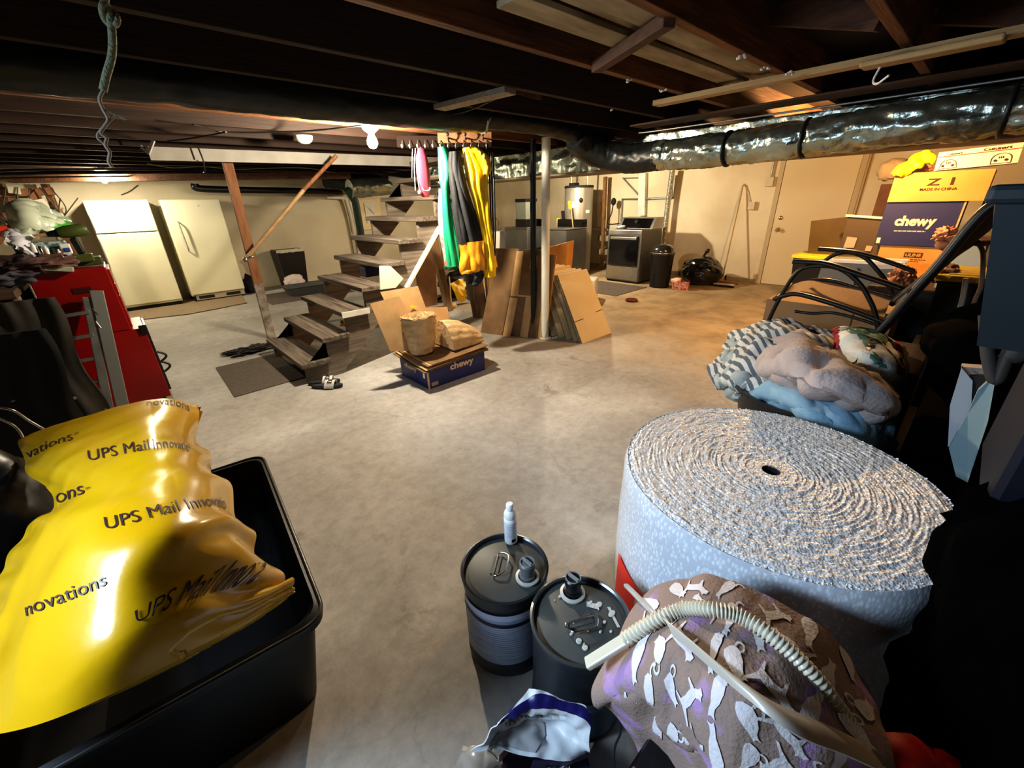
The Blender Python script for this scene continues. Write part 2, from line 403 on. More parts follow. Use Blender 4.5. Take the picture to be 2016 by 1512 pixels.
# long tan plank nailed under the joists, with a shorter one on it
b = MB().beam((2.93, 1.73, 2.083), (2.91, -.9, 2.083), .085, .03, bev=.002)
tag(b.build('wood_plank', plankm), 'long tan plank nailed under the joists at the upper right', 'plank')
b = MB().beam((2.86, .62, 2.055), (2.84, .16, 2.055), .10, .025, bev=.008)
tag(b.build('wood_plank', plankm), 'short tan board overlapping the long ceiling plank', 'plank')
b = MB().tube(spline([(2.88, .55, 2.05), (2.86, .56, 1.99), (2.80, .53, 1.965), (2.77, .49, 1.985)], 12), .005, 8)
tag(b.build('ceiling_hook', white, smooth=50), 'small white plastic hook hanging beside the short board', 'hook')
# lint tufts on the joist edges
for k, (px, py, z) in enumerate([(1477, 108, 2.09), (1527, 132, 2.09), (1212, 214, 2.09), (1262, 154, 2.09), (1326, 174, 2.09), (1551, 146, 2.06)]):
    p = W(px, py, z=z); jn = min(jy, key=lambda q: abs(q+.022-p.y)); p.y = jn+.022 if abs(jn+.022-p.y) < .16 and k < 5 else p.y
    b = MB()
    for q in range(5): b.blob(p+Vector((R_.uniform(-.02, .02), R_.uniform(-.02, .02), R_.uniform(-.005, .008))), (.009, .008, .006), k+q, 2, .4)
    tag(b.build('lint_tuft', lint, smooth=60), 'small white tuft of lint caught under the ceiling timbers', 'lint', 'lint tufts on the joists')

# ---- rope hanging from the joist with knots
rp = [W(x, y, y=1.75) for x, y in [(212, -30), (206, 8), (216, 30), (221, 70), (220, 110), (209, 150), (203, 178)]]
rt = thing('hanging_rope', 'knotted grey rope hanging from a joist at the upper left', 'rope', rp[0])
MB().tube(spline(rp, 40), .0095, 10).build('strand', mat('rope', (.22, .23, .15), .9, bump=.8, bs=120), rt, 60)
b = MB(); c = rp[2]
b.tube([c+Vector((.015*math.cos(t), .010*math.sin(2*t), .022*math.sin(t))) for t in [2*PI*i/20 for i in range(20)]], .007, 8, closed=True)
b.build('knot', MATS['rope'], rt, 60)
tw = [W(x, y, y=1.75) for x, y in [(203, 178), (196, 195), (203, 215), (213, 235), (205, 250), (198, 262), (210, 272), (207, 285), (216, 300), (214, 318), (221, 330)]]
MB().tube(spline(tw, 50), .0042, 8).tube(spline([tw[2], tw[2]+Vector((.04, 0, -.02)), tw[3]+Vector((.02, 0, .01)), tw[4]+Vector((-.02, 0, -.02)), tw[7]], 30), .003, 8).build('frayed_end', mat('twine', (.24, .20, .15), .9), rt, 60)

# ---- ducts
def wrinkled(pts, r, amp=.02, seg=40, n=160, seed=0, sq=1, bands=()):
    P = spline(pts, n); bm_ = MB(); rings = []
    for i, p in enumerate(P):
        d = (P[min(i+1, n)]-P[max(i-1, 0)]).normalized(); u = d.cross(Vector((0, 0, 1))).normalized(); v = u.cross(d)
        ring = []
        for k in range(seg):
            a = 2*PI*k/seg; q = Vector((p.x*7+seed, p.y*7, a*2.2))
            w = noise.noise(q)+.6*noise.noise(q*2.6); w -= .5*abs(noise.noise(Vector((p.x*22, p.y*22, a*5+seed))))
            rr = r*(1+amp/r*w)
            for bs in bands:
                dd = abs(i/n-bs); rr -= .012*math.exp(-(dd*90)**2)
            ring.append(bm_.bm.verts.new(p+u*math.cos(a)*rr+v*math.sin(a)*rr*sq))
        rings.append(ring)
    for A, B in zip(rings, rings[1:]):
        for k in range(seg): bm_.bm.faces.new((A[k], A[(k+1) % seg], B[(k+1) % seg], B[k]))
    bm_.bm.faces.new(rings[0]); bm_.bm.faces.new(rings[-1]); return bm_, P
dt = thing('flexible_duct', 'thick crinkled foil flexible duct running along the ceiling at the upper right', 'duct', (3.85, 1, 1.9))
b, P = wrinkled([(3.85, -1.3, 1.91), (3.85, -.2, 1.90), (3.84, .6, 1.885), (3.85, 1.3, 1.86), (3.85, 1.9, 1.85), (3.84, 2.2, 1.86)], .128, .016, 44, 260, 3, .95, (.27, .53, .69, .93))
b.build('foil_sleeve', foil, dt, 55)
for t, nm in ((.53, 0), (.69, 1), (.27, 2)):
    i = int(t*260); c = P[i]
    MB().tube([c+Vector((.127*math.cos(a), .0, .121*math.sin(a))) for a in [2*PI*k/28 for k in range(28)]], .012, 6, closed=True).build('tape_band', foild, dt, 60)
el = MB()
b, P = wrinkled([(3.84, 2.18, 1.86), (3.84, 2.45, 1.85), (3.77, 2.68, 1.89), (3.62, 2.82, 1.97), (3.48, 2.85, 2.05)], .125, .012, 40, 90, 9)
b.build('elbow_sleeve', foild, dt, 55)
d2 = thing('flexible_duct', 'dark foil covered duct crossing the ceiling to the upper left corner', 'duct', (1, 2.95, 2.03))
b, P = wrinkled([(-1.5, 2.78, 2.05), (-.2, 2.83, 2.07), (1, 2.85, 2.08), (1.7, 2.85, 2.085), (2.35, 2.85, 2.10)], .105, .006, 36, 200, 5, .9, (.37,))
b.build('foil_sleeve', foild, d2, 55)
b, P2 = wrinkled([(2.3, 2.85, 2.11), (2.9, 2.85, 2.11), (3.3, 2.85, 2.09), (3.5, 2.85, 2.05)], .082, .006, 32, 90, 6, .95)
b.build('narrow_sleeve', foild, d2, 55)
b = MB(); c = P[int(.86*200)]
b.tube([Vector((2.35, 2.85, 2.10))+Vector((.02*math.sin(3*a), .098*math.cos(a), .09*math.sin(a))) for a in [2*PI*k/30 for k in range(30)]], .012, 8, closed=True)
b.build('foil_collar', foil, d2, 60)
# square insulated trunk beyond it
tk = thing('trunk_duct', 'square foil wrapped trunk duct behind the white pole with a tan underside', 'duct', (4.3, 4.5, 1.75))
def tkf(u, v):
    y = -1.4+u*8.1; a = v*4; i = int(a) % 4; f = a-int(a)
    C = [(4.08, 1.80), (4.08, 2.06), (4.48, 2.06), (4.48, 1.80)]
    if v >= 1: i = 3; f = 1
    p = C[i]; q = C[(i+1) % 4]; x = p[0]+(q[0]-p[0])*f; z = p[1]+(q[1]-p[1])*f
    w = noise.noise(Vector((y*5, a*3, 2)))+.6*noise.noise(Vector((y*13, a*7, 8)))
    return (x-(.022*w if i == 0 else 0), y, z+(.004*w if i == 3 else 0))
b = MB(); b.surf(tkf, 260, 32); b.build('foil_wrap', foil, tk, 50)
MB().box((4.06, -1.4, 1.775), (4.50, 6.7, 1.797), .004).build('underside_board', mat('duct_underside', (.30, .25, .17), .8, col2=(.22, .18, .12), ns=3), tk)
# foil duct piece above the stairs and dark pipes along the back
d3 = thing('flexible_duct', 'short foil duct hanging level behind the top of the stairs', 'duct', W(730, 368, y=7))
c0 = W(688, 372, y=7.0); c1 = W(765, 366, y=7.0)
b, P = wrinkled([c0, (c0+c1)/2, c1], .155, .012, 36, 60, 12, .9)
b.build('foil_sleeve', foil, d3, 55)
MB().beam(W(765, 362, y=7.0), W(860, 375, y=6.6), .26, .24, bev=.01).build('sheet_metal_boot', mat('dull_metal', (.14, .125, .10), .6, metal=.4, col2=(.2, .18, .14), ns=4), d3)
MB().tube([W(683, 372, y=7.0), W(700, 400, y=7.05)+Vector((0, 0, .02)), W(712, 470, y=7.2)], .06, 14).build('pipe_leg', mat('dark_green_pipe', (.03, .05, .04), .4, metal=.3), d3, 60)
pp = [W(x, y, y=9.3) for x, y in [(384, 362), (392, 371), (480, 374), (600, 376), (672, 378)]]
tag(MB().tube(spline(pp, 30), .055, 14).build('drain_pipe', black, smooth=60), 'black drain pipe curving along the top of the back wall', 'pipe')
b, P = wrinkled([W(640, 352, y=8.2), W(690, 358, y=8.2), W(745, 362, y=8.2)], .16, .03, 24, 30, 2); tag(b.build('duct_stub', foild, smooth=50), 'lumpy dark duct end above the back wall', 'duct')
tag(MB().beam(W(20, 352, z=2.0), W(690, 345, z=1.99), .12, .10, bev=.004).build('back_girder', wood('girder', (.2, .09, .04), (.09, .04, .02), 'x')), 'long brown timber girder above the refrigerator and freezer', 'beam', kind='structure')
for k, (y0, y1) in enumerate([(340, 336), (333, 331), (348, 343)]):
    tag(MB().tube(spline([W(-40, y0+4, y=8.2+.3*k), W(150, y0, y=8.2+.3*k), W(420, y1+4, y=8.2+.3*k), W(700, y1+8, y=8.2+.3*k)], 30), .018-.004*k, 8).build('dark_pipe', darkmetal, smooth=60), ['thickest dark pipe under the joists above the appliances', 'middle dark pipe under the joists above the appliances', 'thinnest dark pipe just over the girder'][k], 'pipe', 'dark pipes along the back ceiling')
# white channel under the joists
ch = thing('metal_channel', 'long white metal channel hanging level under the joists', 'channel', (2, 5.4, 2))
a = Vector((.50, 5.50, 2.02)); c = Vector((3.55, 5.2, 2.02))
MB().beam(a, c, .02, .11, bev=.002).beam(a+Vector((0, .11, .045)), c+Vector((0, .11, .045)), .2, .012, bev=.002).beam(a+Vector((0, -.02, -.055)), c+Vector((0, -.02, -.055)), .05, .01).build('track', mat('channel_white', (.42, .40, .36), .6, col2=(.34, .32, .28), ns=5), ch)
MB().beam(a, a+Vector((.06, -.12, .10)), .012, .03).beam(a, a+Vector((-.03, .1, .06)), .012, .03).build('end_bracket', white, ch)
h = W(396, 318, y=5.4); MB().tube(spline([h+Vector((0, -.05, .12)), h+Vector((.01, -.06, 0)), h+Vector((.0, -.03, -.09)), h+Vector((.0, .04, -.09))], 12), .007, 8).build('hanger_hook', darkmetal, ch, 60)
# wires along the joists
def wire(pts, r, label, m=cable, g='loose wires along the ceiling'):
    return tag(MB().tube(spline(pts, 60), r, 8).build('electric_wire', m, smooth=60), label, 'wire', g)
wire([W(x, y, z=2.08) for x, y in [(380, 245), (445, 260), (600, 258), (720, 246), (800, 236), (905, 222), (985, 190)]], .006, 'black wire sagging across the lit joist past the bare bulb')
wire([W(x, y, z=2.07) for x, y in [(330, 278), (380, 272), (445, 260)]], .006, 'short black wire joining the long wire near the upper left')
wire([W(x, y, z=2.0) for x, y in [(290, 322), (340, 330), (400, 328), (470, 333), (590, 330), (660, 340)]], .005, 'thin pale wire looping under the white channel', mat('pale_wire', (.4, .38, .3), .6))
wire([(3.82, 2.4, 2.055), (3.82, 2.2, 2.05), (3.82, 1, 2.045), (3.82, 0, 2.045), (3.8, -1, 2.045)], .007, 'thin grey conduit running above the foil duct', alum)
tag(MB().beam((3.70, 2.35, 2.085), (3.70, -1.2, 2.085), .22, .012).build('ceiling_slat', wood('dk_slat', (.05, .025, .012), (.09, .045, .02), 'y')), 'wide dark board above the foil duct', 'board')
b = MB().lathe(W(598, 270, z=2.09), [(0, -.055), (.035, -.05), (.06, -.035), (.072, -.01), (.075, .01), (0, .01)], 28)
tag(b.build('round_cover', mat('cover_white', (.8, .8, .78), .4), smooth=50), 'small round white dome fixed under the joist beside the lit bulb', 'ceiling fixture')

# ---- light bulbs
def bulb(p, label, W_, col, r=.04):
    t = thing('light_bulb', label, 'light bulb', p, 'bare bulbs in porcelain sockets')
    m = mat('glow_%d' % len(MATS), col, .5, emis=W_)
    p = Vector(p)
    MB().lathe(p, [(0, -r*1.1), (r*.6, -r*.95), (r, -r*.25), (r*.95, r*.3), (r*.55, r*1.1), (r*.42, r*1.6), (0, r*1.6)], 20).build('glass', m, t, 80)
    MB().lathe(p, [(0, r*1.5), (r*.6, r*1.5), (r*1.5, r*2.2), (r*1.7, r*2.9), (0, r*2.9)], 20).build('socket', socketm, t, 50)
    return t
bulb(W(733, 280, z=1.965), 'glaring bare bulb under the joist left of the hanging clothes', 1250, (1, .85, .64))
bulb(W(205, 354, z=1.965), 'lit bare bulb above the white refrigerator', 800, (1, .86, .62))
bulb((6.1, 5.3, 1.97), 'lit bare bulb over the laundry corner, hidden behind the trunk duct', 1500, (1, .84, .60))
bulb((5.25, .95, 1.98), 'lit bare bulb over the cartons, hidden behind the foil duct', 1000, (1, .56, .22))
w = bpy.data.worlds.new('world'); sc.world = w; w.use_nodes = True
w.node_tree.nodes['Background'].inputs[0].default_value = (.4, .5, .7, 1); w.node_tree.nodes['Background'].inputs[1].default_value = .0
# daylight from a small window high in the left wall, beside the camera
def area(name, loc, tgt, sx_, sy_, e, col):
    la = bpy.data.lights.new(name, 'AREA'); la.shape = 'RECTANGLE'; la.size = sx_; la.size_y = sy_; la.energy = e; la.color = col; la.spread = 1.9
    lo = bpy.data.objects.new(name, la); COL.objects.link(lo); lo.location = loc
    lo.rotation_euler = (Vector(tgt)-Vector(loc)).to_track_quat('-Z', 'Y').to_euler()
area('window_daylight', (-1.45, 1.3, 1.85), (1.15, .45, .2), .8, .4, 15, (.62, .80, 1))

# ================================================================== POLES, STAIRS
tag(MB().tube([(3.507, 3.259, 0), (3.507, 3.259, 2.09)], .045, 24).lathe((3.507, 3.259, 0), [(0, .012), (.07, .012), (.07, 0)], 20).build('support_pole', pvc, smooth=50), 'white round support pole beside the leaning cardboard', 'pole')
tag(MB().tube([(3.455, 3.40, 0), (3.46, 3.40, 2.09)], .033, 20).build('support_pole', black, smooth=50), 'thin black pole directly behind the white support pole', 'pole')
tp = thing('timber_post', 'leaning brown timber post with a whitewashed foot at the stairs', 'post', W(548, 665, z=0))
pb = W(535, 665, z=.0); pt = W(447, 318, y=5.55)
mid = pb+(pt-pb)*.36
MB().beam(mid, pt, .095, .05, up=(0, 1, 0), bev=.004).build('upper_shaft', postm, tp)
MB().beam(pb, mid, .095, .05, up=(0, 1, 0), bev=.004).build('lower_shaft', mat('flaked_white', (.42, .38, .33), .85, col2=(.16, .12, .09), ns=8, nd=8), tp)
# handrail
hr = thing('stair_handrail', 'round wooden handrail pole bracketed to the leaning post', 'handrail', W(485, 510, y=5.3))
h0 = W(484, 511, y=5.40); h1 = W(598, 374, y=5.2); h2 = W(663, 306, y=5.0)
MB().tube([h0, h1], .022, 14).build('lower_rail', wood('rail_wood', (.28, .17, .08), (.40, .27, .14), 'x', .4), hr, 50)
MB().tube([h1, h2], .02, 14).build('upper_rail', postm, hr, 50)
MB().tube(spline([h0, h0+Vector((.03, -.03, .02)), h0+Vector((.07, -.04, .03)), h0+Vector((.08, .03, .03))], 12), .012, 8).blob(h0, (.03, .03, .03), 1, 2).build('metal_bracket', steel, hr, 50)

ST = thing('staircase', 'worn open wooden staircase climbing to the right in the middle of the basement', 'staircase', (1, 4.5, 0))
def sx(k): return .96+.228*k
for k in range(10):
    x = sx(k); z = .2*(k+1)
    f = lambda u, v, x=x, z=z: (x-.02+v*.27+.004*noise.noise(Vector((u*9, v*3, z*9))), 3.90+u*1.18, z+.003*noise.noise(Vector((u*6, v*4, z*20))))
    m = treadm
    b = MB(); b.box((x-.02, 3.90, z-.045), (x+.25, 5.08, z), .006); o = b.build('tread', m, ST)
    if k in (2,): MB().box((x-.024, 3.893, z-.05), (x+.252, 3.905, z+.003), .001).build('white_edge_strip', whitep, o)
# notched side boards
for y, nm in ((3.95, 'near_stringer'), (5.0, 'far_stringer')):
    pr = []
    for k in range(9):
        x = sx(k)+.02; z = .2*(k+1)-.045; pr += [(x, z-.2 if k else 0), (x, z)]
    pr = [(sx(0)+.02, 0)]+[q for k in range(9) for q in ((sx(k)+.02, .2*(k+1)-.046), (sx(k+1)+.02, .2*(k+1)-.046))]+[(sx(9)+.02, 1.75)]
    low = [(sx(9)+.02, 1.62), (sx(1)+.12, 0)]
    b = MB(); bmx = b.bm
    poly = pr+low; A = [bmx.verts.new((p[0], y, p[1])) for p in poly]; B = [bmx.verts.new((p[0], y+.04, p[1])) for p in poly]
    fa = bmx.faces.new(A); fb = bmx.faces.new(B[::-1]); n = len(poly)
    for i in range(n): j = (i+1) % n; bmx.faces.new((A[i], B[i], B[j], A[j]))
    bmesh.ops.triangulate(bmx, faces=[fa, fb]); b.build(nm, stringm, ST)
for k in (0, 1, 2, 3, 4):
    MB().box((sx(k)+.19, 4.0, .2*k+.001), (sx(k)+.205, 4.62, .2*(k+1)-.047)).build('riser', treadm, ST) if k in (0,) else None
# whitish patch board and nailing strip along the near stringer
a = W(787, 590, y=3.92); c = W(866, 446, y=3.92)
st = MB().beam(a, c, .02, .075, up=(0, 1, 0)).build('nailing_strip', whitep, ST); st.name = 'nailing_strip'

# ================================================================== BACK LEFT: APPLIANCES
def cyl_handle(mb, p, q, r, off, n=10):
    p = Vector(p); q = Vector(q); off = Vector(off); return mb.tube(spline([p, p+off*.9+(q-p)*.08, (p+q)/2+off, q+off*.9-(q-p)*.08, q], 16), r, 8)
fy = 9.36
fr_ = thing('refrigerator', 'off-white top-freezer refrigerator, left of the two tall appliances', 'refrigerator', (.25, fy, 0))
MB().box((-.14, fy+.05, .06), (.64, fy+.66, 1.70), .008).build('cabinet_body', enamel, fr_)
MB().box((-.135, fy-.01, 1.235), (.635, fy+.045, 1.705), .012).build('freezer_door', enamel, fr_)
o = MB().box((-.135, fy-.01, .10), (.635, fy+.045, 1.222), .012).build('fridge_door', enamel, fr_)
MB().box((-.12, fy+.02, .0), (.62, fy+.6, .06)).build('kick_plate', blackm, fr_)
MB().box((-.12, fy+.04, 1.215), (.62, fy+.055, 1.24)).build('door_gasket', blackm, fr_)
b = MB(); b.box((-.128, fy-.04, .75), (-.112, fy-.01, 1.16), .004).build('door_handle', mat('chrome_dull', (.6, .6, .55), .3, metal=.5), o)
b = MB(); b.box((-.128, fy-.04, 1.28), (-.112, fy-.01, 1.5), .004).build('freezer_handle', MATS['chrome_dull'], fr_)
fz = thing('upright_freezer', 'off-white single-door upright freezer with a long curved handle', 'freezer', (1.2, fy, 0))
x0, x1 = .79, 1.63
MB().box((x0, fy+.07, .10), (x1, fy+.66, 1.70), .008).build('cabinet_body', enamel, fz)
o = MB().box((x0+.003, fy+.0, .13), (x1-.003, fy+.065, 1.70), .014).build('door', enamel, fz)
cyl_handle(MB(), (x0+.14, fy, 1.36), (x0+.16, fy, .88), .011, (0, -.06, 0)).build('curved_handle', mat('grey_handle', (.34, .34, .32), .4), o, 50)
MB().lathe((x0+.5, fy, 1.6), [(0, .004), (.014, .003), (.016, 0)], 16, Matrix.Rotation(PI/2, 3, 'X')).build('round_badge', steel, o)
b = MB().box((x0+.02, fy+.03, 0), (x1-.02, fy+.6, .10))
b.build('kick_plate', blackm, fz)
b = MB().box((x0+.05, fy+.015, .03), (x1-.02, fy+.03, .115)); b.build('kick_grille', mat('beige_grille', (.42, .38, .28), .6), fz)
b = MB(); b.box((x0+.09, fy+.01, .05), (x0+.33, fy+.016, .10)); b.box((x1-.32, fy+.01, .05), (x1-.09, fy+.016, .10)); b.build('grille_slots', blackm, fz)
tag(MB().hexa([W(250, 632, z=.001), W(372, 618, z=.001), W(486, 596, z=.001), W(484, 582, z=.001)+Vector((0, .5, 0)), W(250, 618, z=.001)+Vector((0, .5, 0))], [W(250, 632, z=.012), W(372, 618, z=.012), W(486, 596, z=.012), W(484, 582, z=.012)+Vector((0, .5, 0)), W(250, 618, z=.012)+Vector((0, .5, 0))]).build('floor_pad', matm2), 'tan hardboard pad under the refrigerator and freezer', 'floor pad')
# tall dark bin with bag, litter tray
bn = thing('trash_bin', 'tall black bin with a liner edge against the back wall', 'bin', (2.75, 9.8, 0))
p = W(575, 570, z=0); bx = 2.42
b = MB().hexa([(bx, 9.5, 0), (bx+.40, 9.5, 0), (bx+.40, 9.85, 0), (bx, 9.85, 0)], [(bx-.06, 9.45, .74), (bx+.46, 9.45, .74), (bx+.46, 9.92, .74), (bx-.06, 9.92, .74)]); b.build('bin_body', black, bn)
b = MB(); b.surf(lambda u, v: (bx-.075+u*.55, 9.44-.004*math.sin(u*30), .70+v*.06+.012*noise.noise(Vector((u*8, 0, v)))), 40, 2, .006); b.build('liner_rim', mat('liner_film', (.5, .48, .38), .4), bn)
b = MB().blob(W(588, 558, z=.12)+Vector((0, .25, .0)), (.20, .10, .15), 4, 4, .25, 2.5); tag(b.build('white_bag', mat('white_film', (.70, .62, .58), .6, col2=(.5, .3, .28), ns=8, ramp=(.5, .8)), smooth=60), 'crumpled white bag in front of the tall black bin', 'bag')
lt = thing('litter_tray', 'shallow grey plastic tray on a dark mat near the back wall', 'tray', W(600, 575, z=0))
def tray(u0, u1, v0, v1, h, fl_): return [(u0+fl_, v0+fl_), (u1-fl_, v0+fl_), (u1-fl_, v1-fl_), (u0+fl_, v1-fl_)], [(u0, v0), (u1, v0), (u1, v1), (u0, v1)]
def open_box(mb, x0, x1, y0, y1, z0, z1, tp=.0, th=.012):
    def ring(ins, z, sh): return [mb.bm.verts.new((x, y, z)) for x, y in ((x0+ins+sh, y0+ins+sh), (x1-ins-sh, y0+ins+sh), (x1-ins-sh, y1-ins-sh), (x0+ins+sh, y1-ins-sh))]
    A = ring(0, z0, tp); B = ring(0, z1, 0); C_ = ring(th, z1, 0); D = ring(th, z0+th, tp)
    F = mb.bm.faces.new
    F(A[::-1])
    for P_, Q in ((A, B), (B, C_), (C_, D)):
        for i in range(4): j = (i+1) % 4; F((P_[i], P_[j], Q[j], Q[i]))
    F(D); return mb
lx0, ly0 = 2.12, 8.35
open_box(MB(), lx0, lx0+.85, ly0, ly0+.42, .012, .17, .06).build('tray_body', mat('tray_grey', (.075, .08, .08), .5), lt)
MB().box((lx0-.02, ly0-.02, .165), (lx0+.87, ly0+.0, .18)).box((lx0-.02, ly0+.42, .165), (lx0+.87, ly0+.44, .18)).box((lx0-.02, ly0, .165), (lx0, ly0+.42, .18)).box((lx0+.85, ly0, .165), (lx0+.87, ly0+.42, .18)).build('tray_rim', MATS['tray_grey'], lt)
tag(MB().box((1.72, 8.0, 0), (3.2, 9.1, .01)).build('floor_mat', matm), 'dark brown mat under the grey tray', 'mat')
tag(MB().blob(W(492, 562, z=.1)+Vector((0, .3, 0)), (.12, .10, .14), 9, 3, .25, 2).build('dark_bag', blackm, smooth=60), 'small dark bag on the floor behind the timber post', 'bag')
tag(MB().blob((1.78, 9.6, .14), (.13, .12, .2), 3, 3, .35, 2).build('dark_bundle', blackm, smooth=60), 'dark slumped bundle beside the upright freezer', 'bundle')
# pipes and access panel on the back wall
wp = MB().tube(spline([W(643, 388, y=9.9), W(675, 390, y=9.9), W(682, 396, y=9.9), W(692, 430, y=9.9), W(705, 500, y=9.9), W(712, 548, y=9.9)], 40), .035, 10)
tag(wp.build('white_pipe', pvc, smooth=60), 'outer cream painted pipe bending down the back wall', 'pipe', 'cream pipes on the back wall')
wp = MB().tube(spline([W(688, 395, y=9.95), W(697, 430, y=9.95), W(702, 456, y=9.95), W(716, 460, y=9.95)], 40), .035, 10)
tag(wp.build('white_pipe', pvc, smooth=60), 'inner cream painted pipe ending in an elbow on the back wall', 'pipe', 'cream pipes on the back wall')
b = MB(); q = [W(x, y, y=9.98) for x, y in ((704, 394), (747, 392), (752, 450), (715, 453))]; b.prism(q, (0, .05, 0)); q2 = [W(x, y, y=9.97) for x, y in ((716, 400), (738, 398), (742, 436), (723, 440))]; 
ap = tag(b.build('wall_hatch', mat('hatch_cream', (.78, .66, .40), .6)), 'small bright cream hatch on the wall behind the upper stairs', 'hatch')
b = MB(); b.prism([q2[0], q2[1], (q2[1]+q2[2])/2+Vector((-.05, -.02, -.05))], (0, -.012, 0)); b.prism([q2[0], (q2[1]+q2[2])/2+Vector((-.08, -.02, -.05)), q2[3]], (0, -.012, 0)); b.build('folded_panel', whitep, ap)

# ================================================================== LEFT: TOOL CABINET AND CLUTTER
tc_ = thing('tool_cabinet', 'dark red steel tool chest on a wider rolling lower chest', 'tool cabinet', (-.25, 4.7, 0))
up = MB().box((-.50, 4.43, .665), (-.085, 4.93, 1.15), .006); up.build('upper_chest', redm, tc_)
MB().box((-.52, 4.43, .05), (-.005, 4.97, .66), .006).build('lower_chest', redm, tc_)
b = MB()
for z0, z1 in ((.10, .28), (.295, .44), (.455, .545), (.56, .65)): b.box((-.006, 4.45, z0), (.012, 4.95, z1), .003)
b.build('drawer_fronts', mat('drawer_black', (.012, .012, .013), .35), tc_)
b = MB()
for z0, z1 in ((.68, .82), (.83, .93), (.94, 1.02), (1.03, 1.13)): b.box((-.086, 4.45, z0), (-.07, 4.91, z1), .003)
b.build('upper_drawer_fronts', redm, tc_)
b = MB(); 
for k, z in enumerate((.36, .27, )): b.tube([Vector((.012, 4.46, z+.08))+Vector((.05*math.sin(t), .01, -.09*t/PI)) for t in [PI*i/12 for i in range(13)]], .009, 8)
b.build('cord_loop', cable, tc_, 60)
MB().box((-.04, 4.415, .61), (.012, 4.45, .685), .008).build('corner_bumper', black, tc_)
MB().obox((-.26, 4.432, 1.0), (.115, .012, .045), None, .005).build('recessed_grip', mat('vent_dark', (.05, .001, .001), .5), tc_)
for x in (-.46, -.06):
    for y in (4.50, 4.90): MB().tube([(x-.015, y, .025), (x+.015, y, .025)], .025, 14).build('caster', black, tc_, 40)
# green-topped drill
dp = W(145, 500, z=1.20)
dl = thing('cordless_drill', 'olive and black cordless drill standing on the tool chest', 'drill', dp)
DY = 4.50
def dW(x, y): return W(x, y, y=DY)
c0 = dW(92, 462); c1 = dW(165, 452)
ax = (c1-c0).normalized()
MB().tube([c0, c0+ax*.05, c0+ax*.06], [.016, .026, .03], 16).build('chuck', black, dl, 40)
MB().tube([c0+ax*.06, c0+ax*.10, c0+ax*.2, c1+ax*.02], [.032, .042, .044, .03], 18).build('motor_housing', mat('olive_green', (.055, .075, .012), .5), dl, 40)
g0 = dW(143, 468); g1 = dW(162, 500)
MB().beam(g0, g1, .035, .045, bev=.012).build('grip', black, dl)
MB().obox(g1+Vector((0.0, 0, -.028)), (.11, .08, .055), None, .008).build('battery_pack', MATS['olive_green'], dl)
tag(MB().obox(W(160, 515, y=4.6), (.24, .12, .06), None, .008).build('charger_case', mat('dark_olive', (.05, .06, .015), .5)), 'dark olive charger block under the cordless drill', 'charger')
# bench with clutter
wb = thing('workbench', 'cluttered dark wooden workbench left of the red tool chest', 'workbench', (-1, 4.6, 0))
MB().box((-1.5, 4.2, 1.02), (-.56, 5.2, 1.07), .004).build('bench_top', wood('bench_wood', (.10, .06, .035), (.05, .03, .02), 'x'), wb)
for x in (-1.45, -.62):
    for y in (4.26, 5.12): MB().box((x-.035, y-.035, 0), (x+.035, y+.035, 1.02)).build('leg', joistm2, wb)
MB().box((-1.5, 4.3, .3), (-.56, 5.15, .33)).build('lower_shelf', joistm2, wb)
def cbox(c, s, m, name, label, cat, rz=0, bev=.004, group=None):
    o = MB().obox(c, s, Matrix.Rotation(rz, 3, 'Z'), bev).build(name, m); return tag(o, label, cat, group)
b = MB(); gb = [dW2 for dW2 in ()]
gp = patch([[W(24, 413, y=4.95), W(48, 402, y=5.0), W(88, 422, y=5.0), W(134, 446, y=4.95)], [W(30, 430, y=4.8), W(56, 425, y=4.75), W(90, 438, y=4.75), W(128, 450, y=4.8)], [W(42, 466, y=4.7), W(66, 462, y=4.65), W(96, 458, y=4.7), W(118, 458, y=4.75)]], .02, 14, 3)
b.surf(gp, 40, 24, .05); tag(b.build('produce_bag', greenp, smooth=50), 'crumpled green and white plastic package on the workbench clutter', 'plastic bag')
tag(MB().tube([W(-25, 455, y=4.7), W(36, 452, y=4.7)], .035, 16).build('red_tube', mat('red_plastic', (.75, .08, .04), .4), smooth=40), 'bright red plastic tube at the far left on the workbench', 'tube')
b = MB(); b.surf(patch([[W(10, 462, y=4.7), W(30, 455, y=4.7), W(60, 468, y=4.7)], [W(12, 478, y=4.5), W(35, 478, y=4.5), W(60, 488, y=4.5)], [W(30, 485, y=4.45), W(45, 498, y=4.4), W(62, 508, y=4.42)]], .015, 20, 1), 24, 20, .02)
tag(b.build('white_package', mat('white_film2', (.75, .76, .85), .35, coat=.4), smooth=50), 'white shrink-wrapped package left of the parts organizer', 'package')
og = thing('parts_organizer', 'clear and teal parts organizer with small bottles on the workbench', 'organizer', W(85, 510, y=4.5))
MB().obox(W(85, 492, y=4.55), (.26, .14, .11), None, .01).build('case', mat('teal_grey', (.42, .50, .50), .35, col2=(.08, .16, .18), ns=42, ramp=(.45, .55)), og)
for i in range(5): MB().lathe(W(66+i*13, 488+i*3, y=4.43), [(0, -.03), (.014, -.03), (.014, .015), (.007, .022), (.007, .032), (0, .032)], 12).build('small_bottle', [white, chrome, white, blackm, white][i], og, 50)
tag(MB().obox(W(130, 490, y=4.44), (.055, .04, .07), None, .006).build('white_carton', white), 'small white carton with a blue label beside the drill', 'box')
cbox(W(132, 492, y=4.415)+Vector((0, 0, 0)), (.032, .006, .028), mat('label_blue', (.02, .07, .3), .5), 'blue_tin', 'small blue packet in front of the white carton', 'packet')
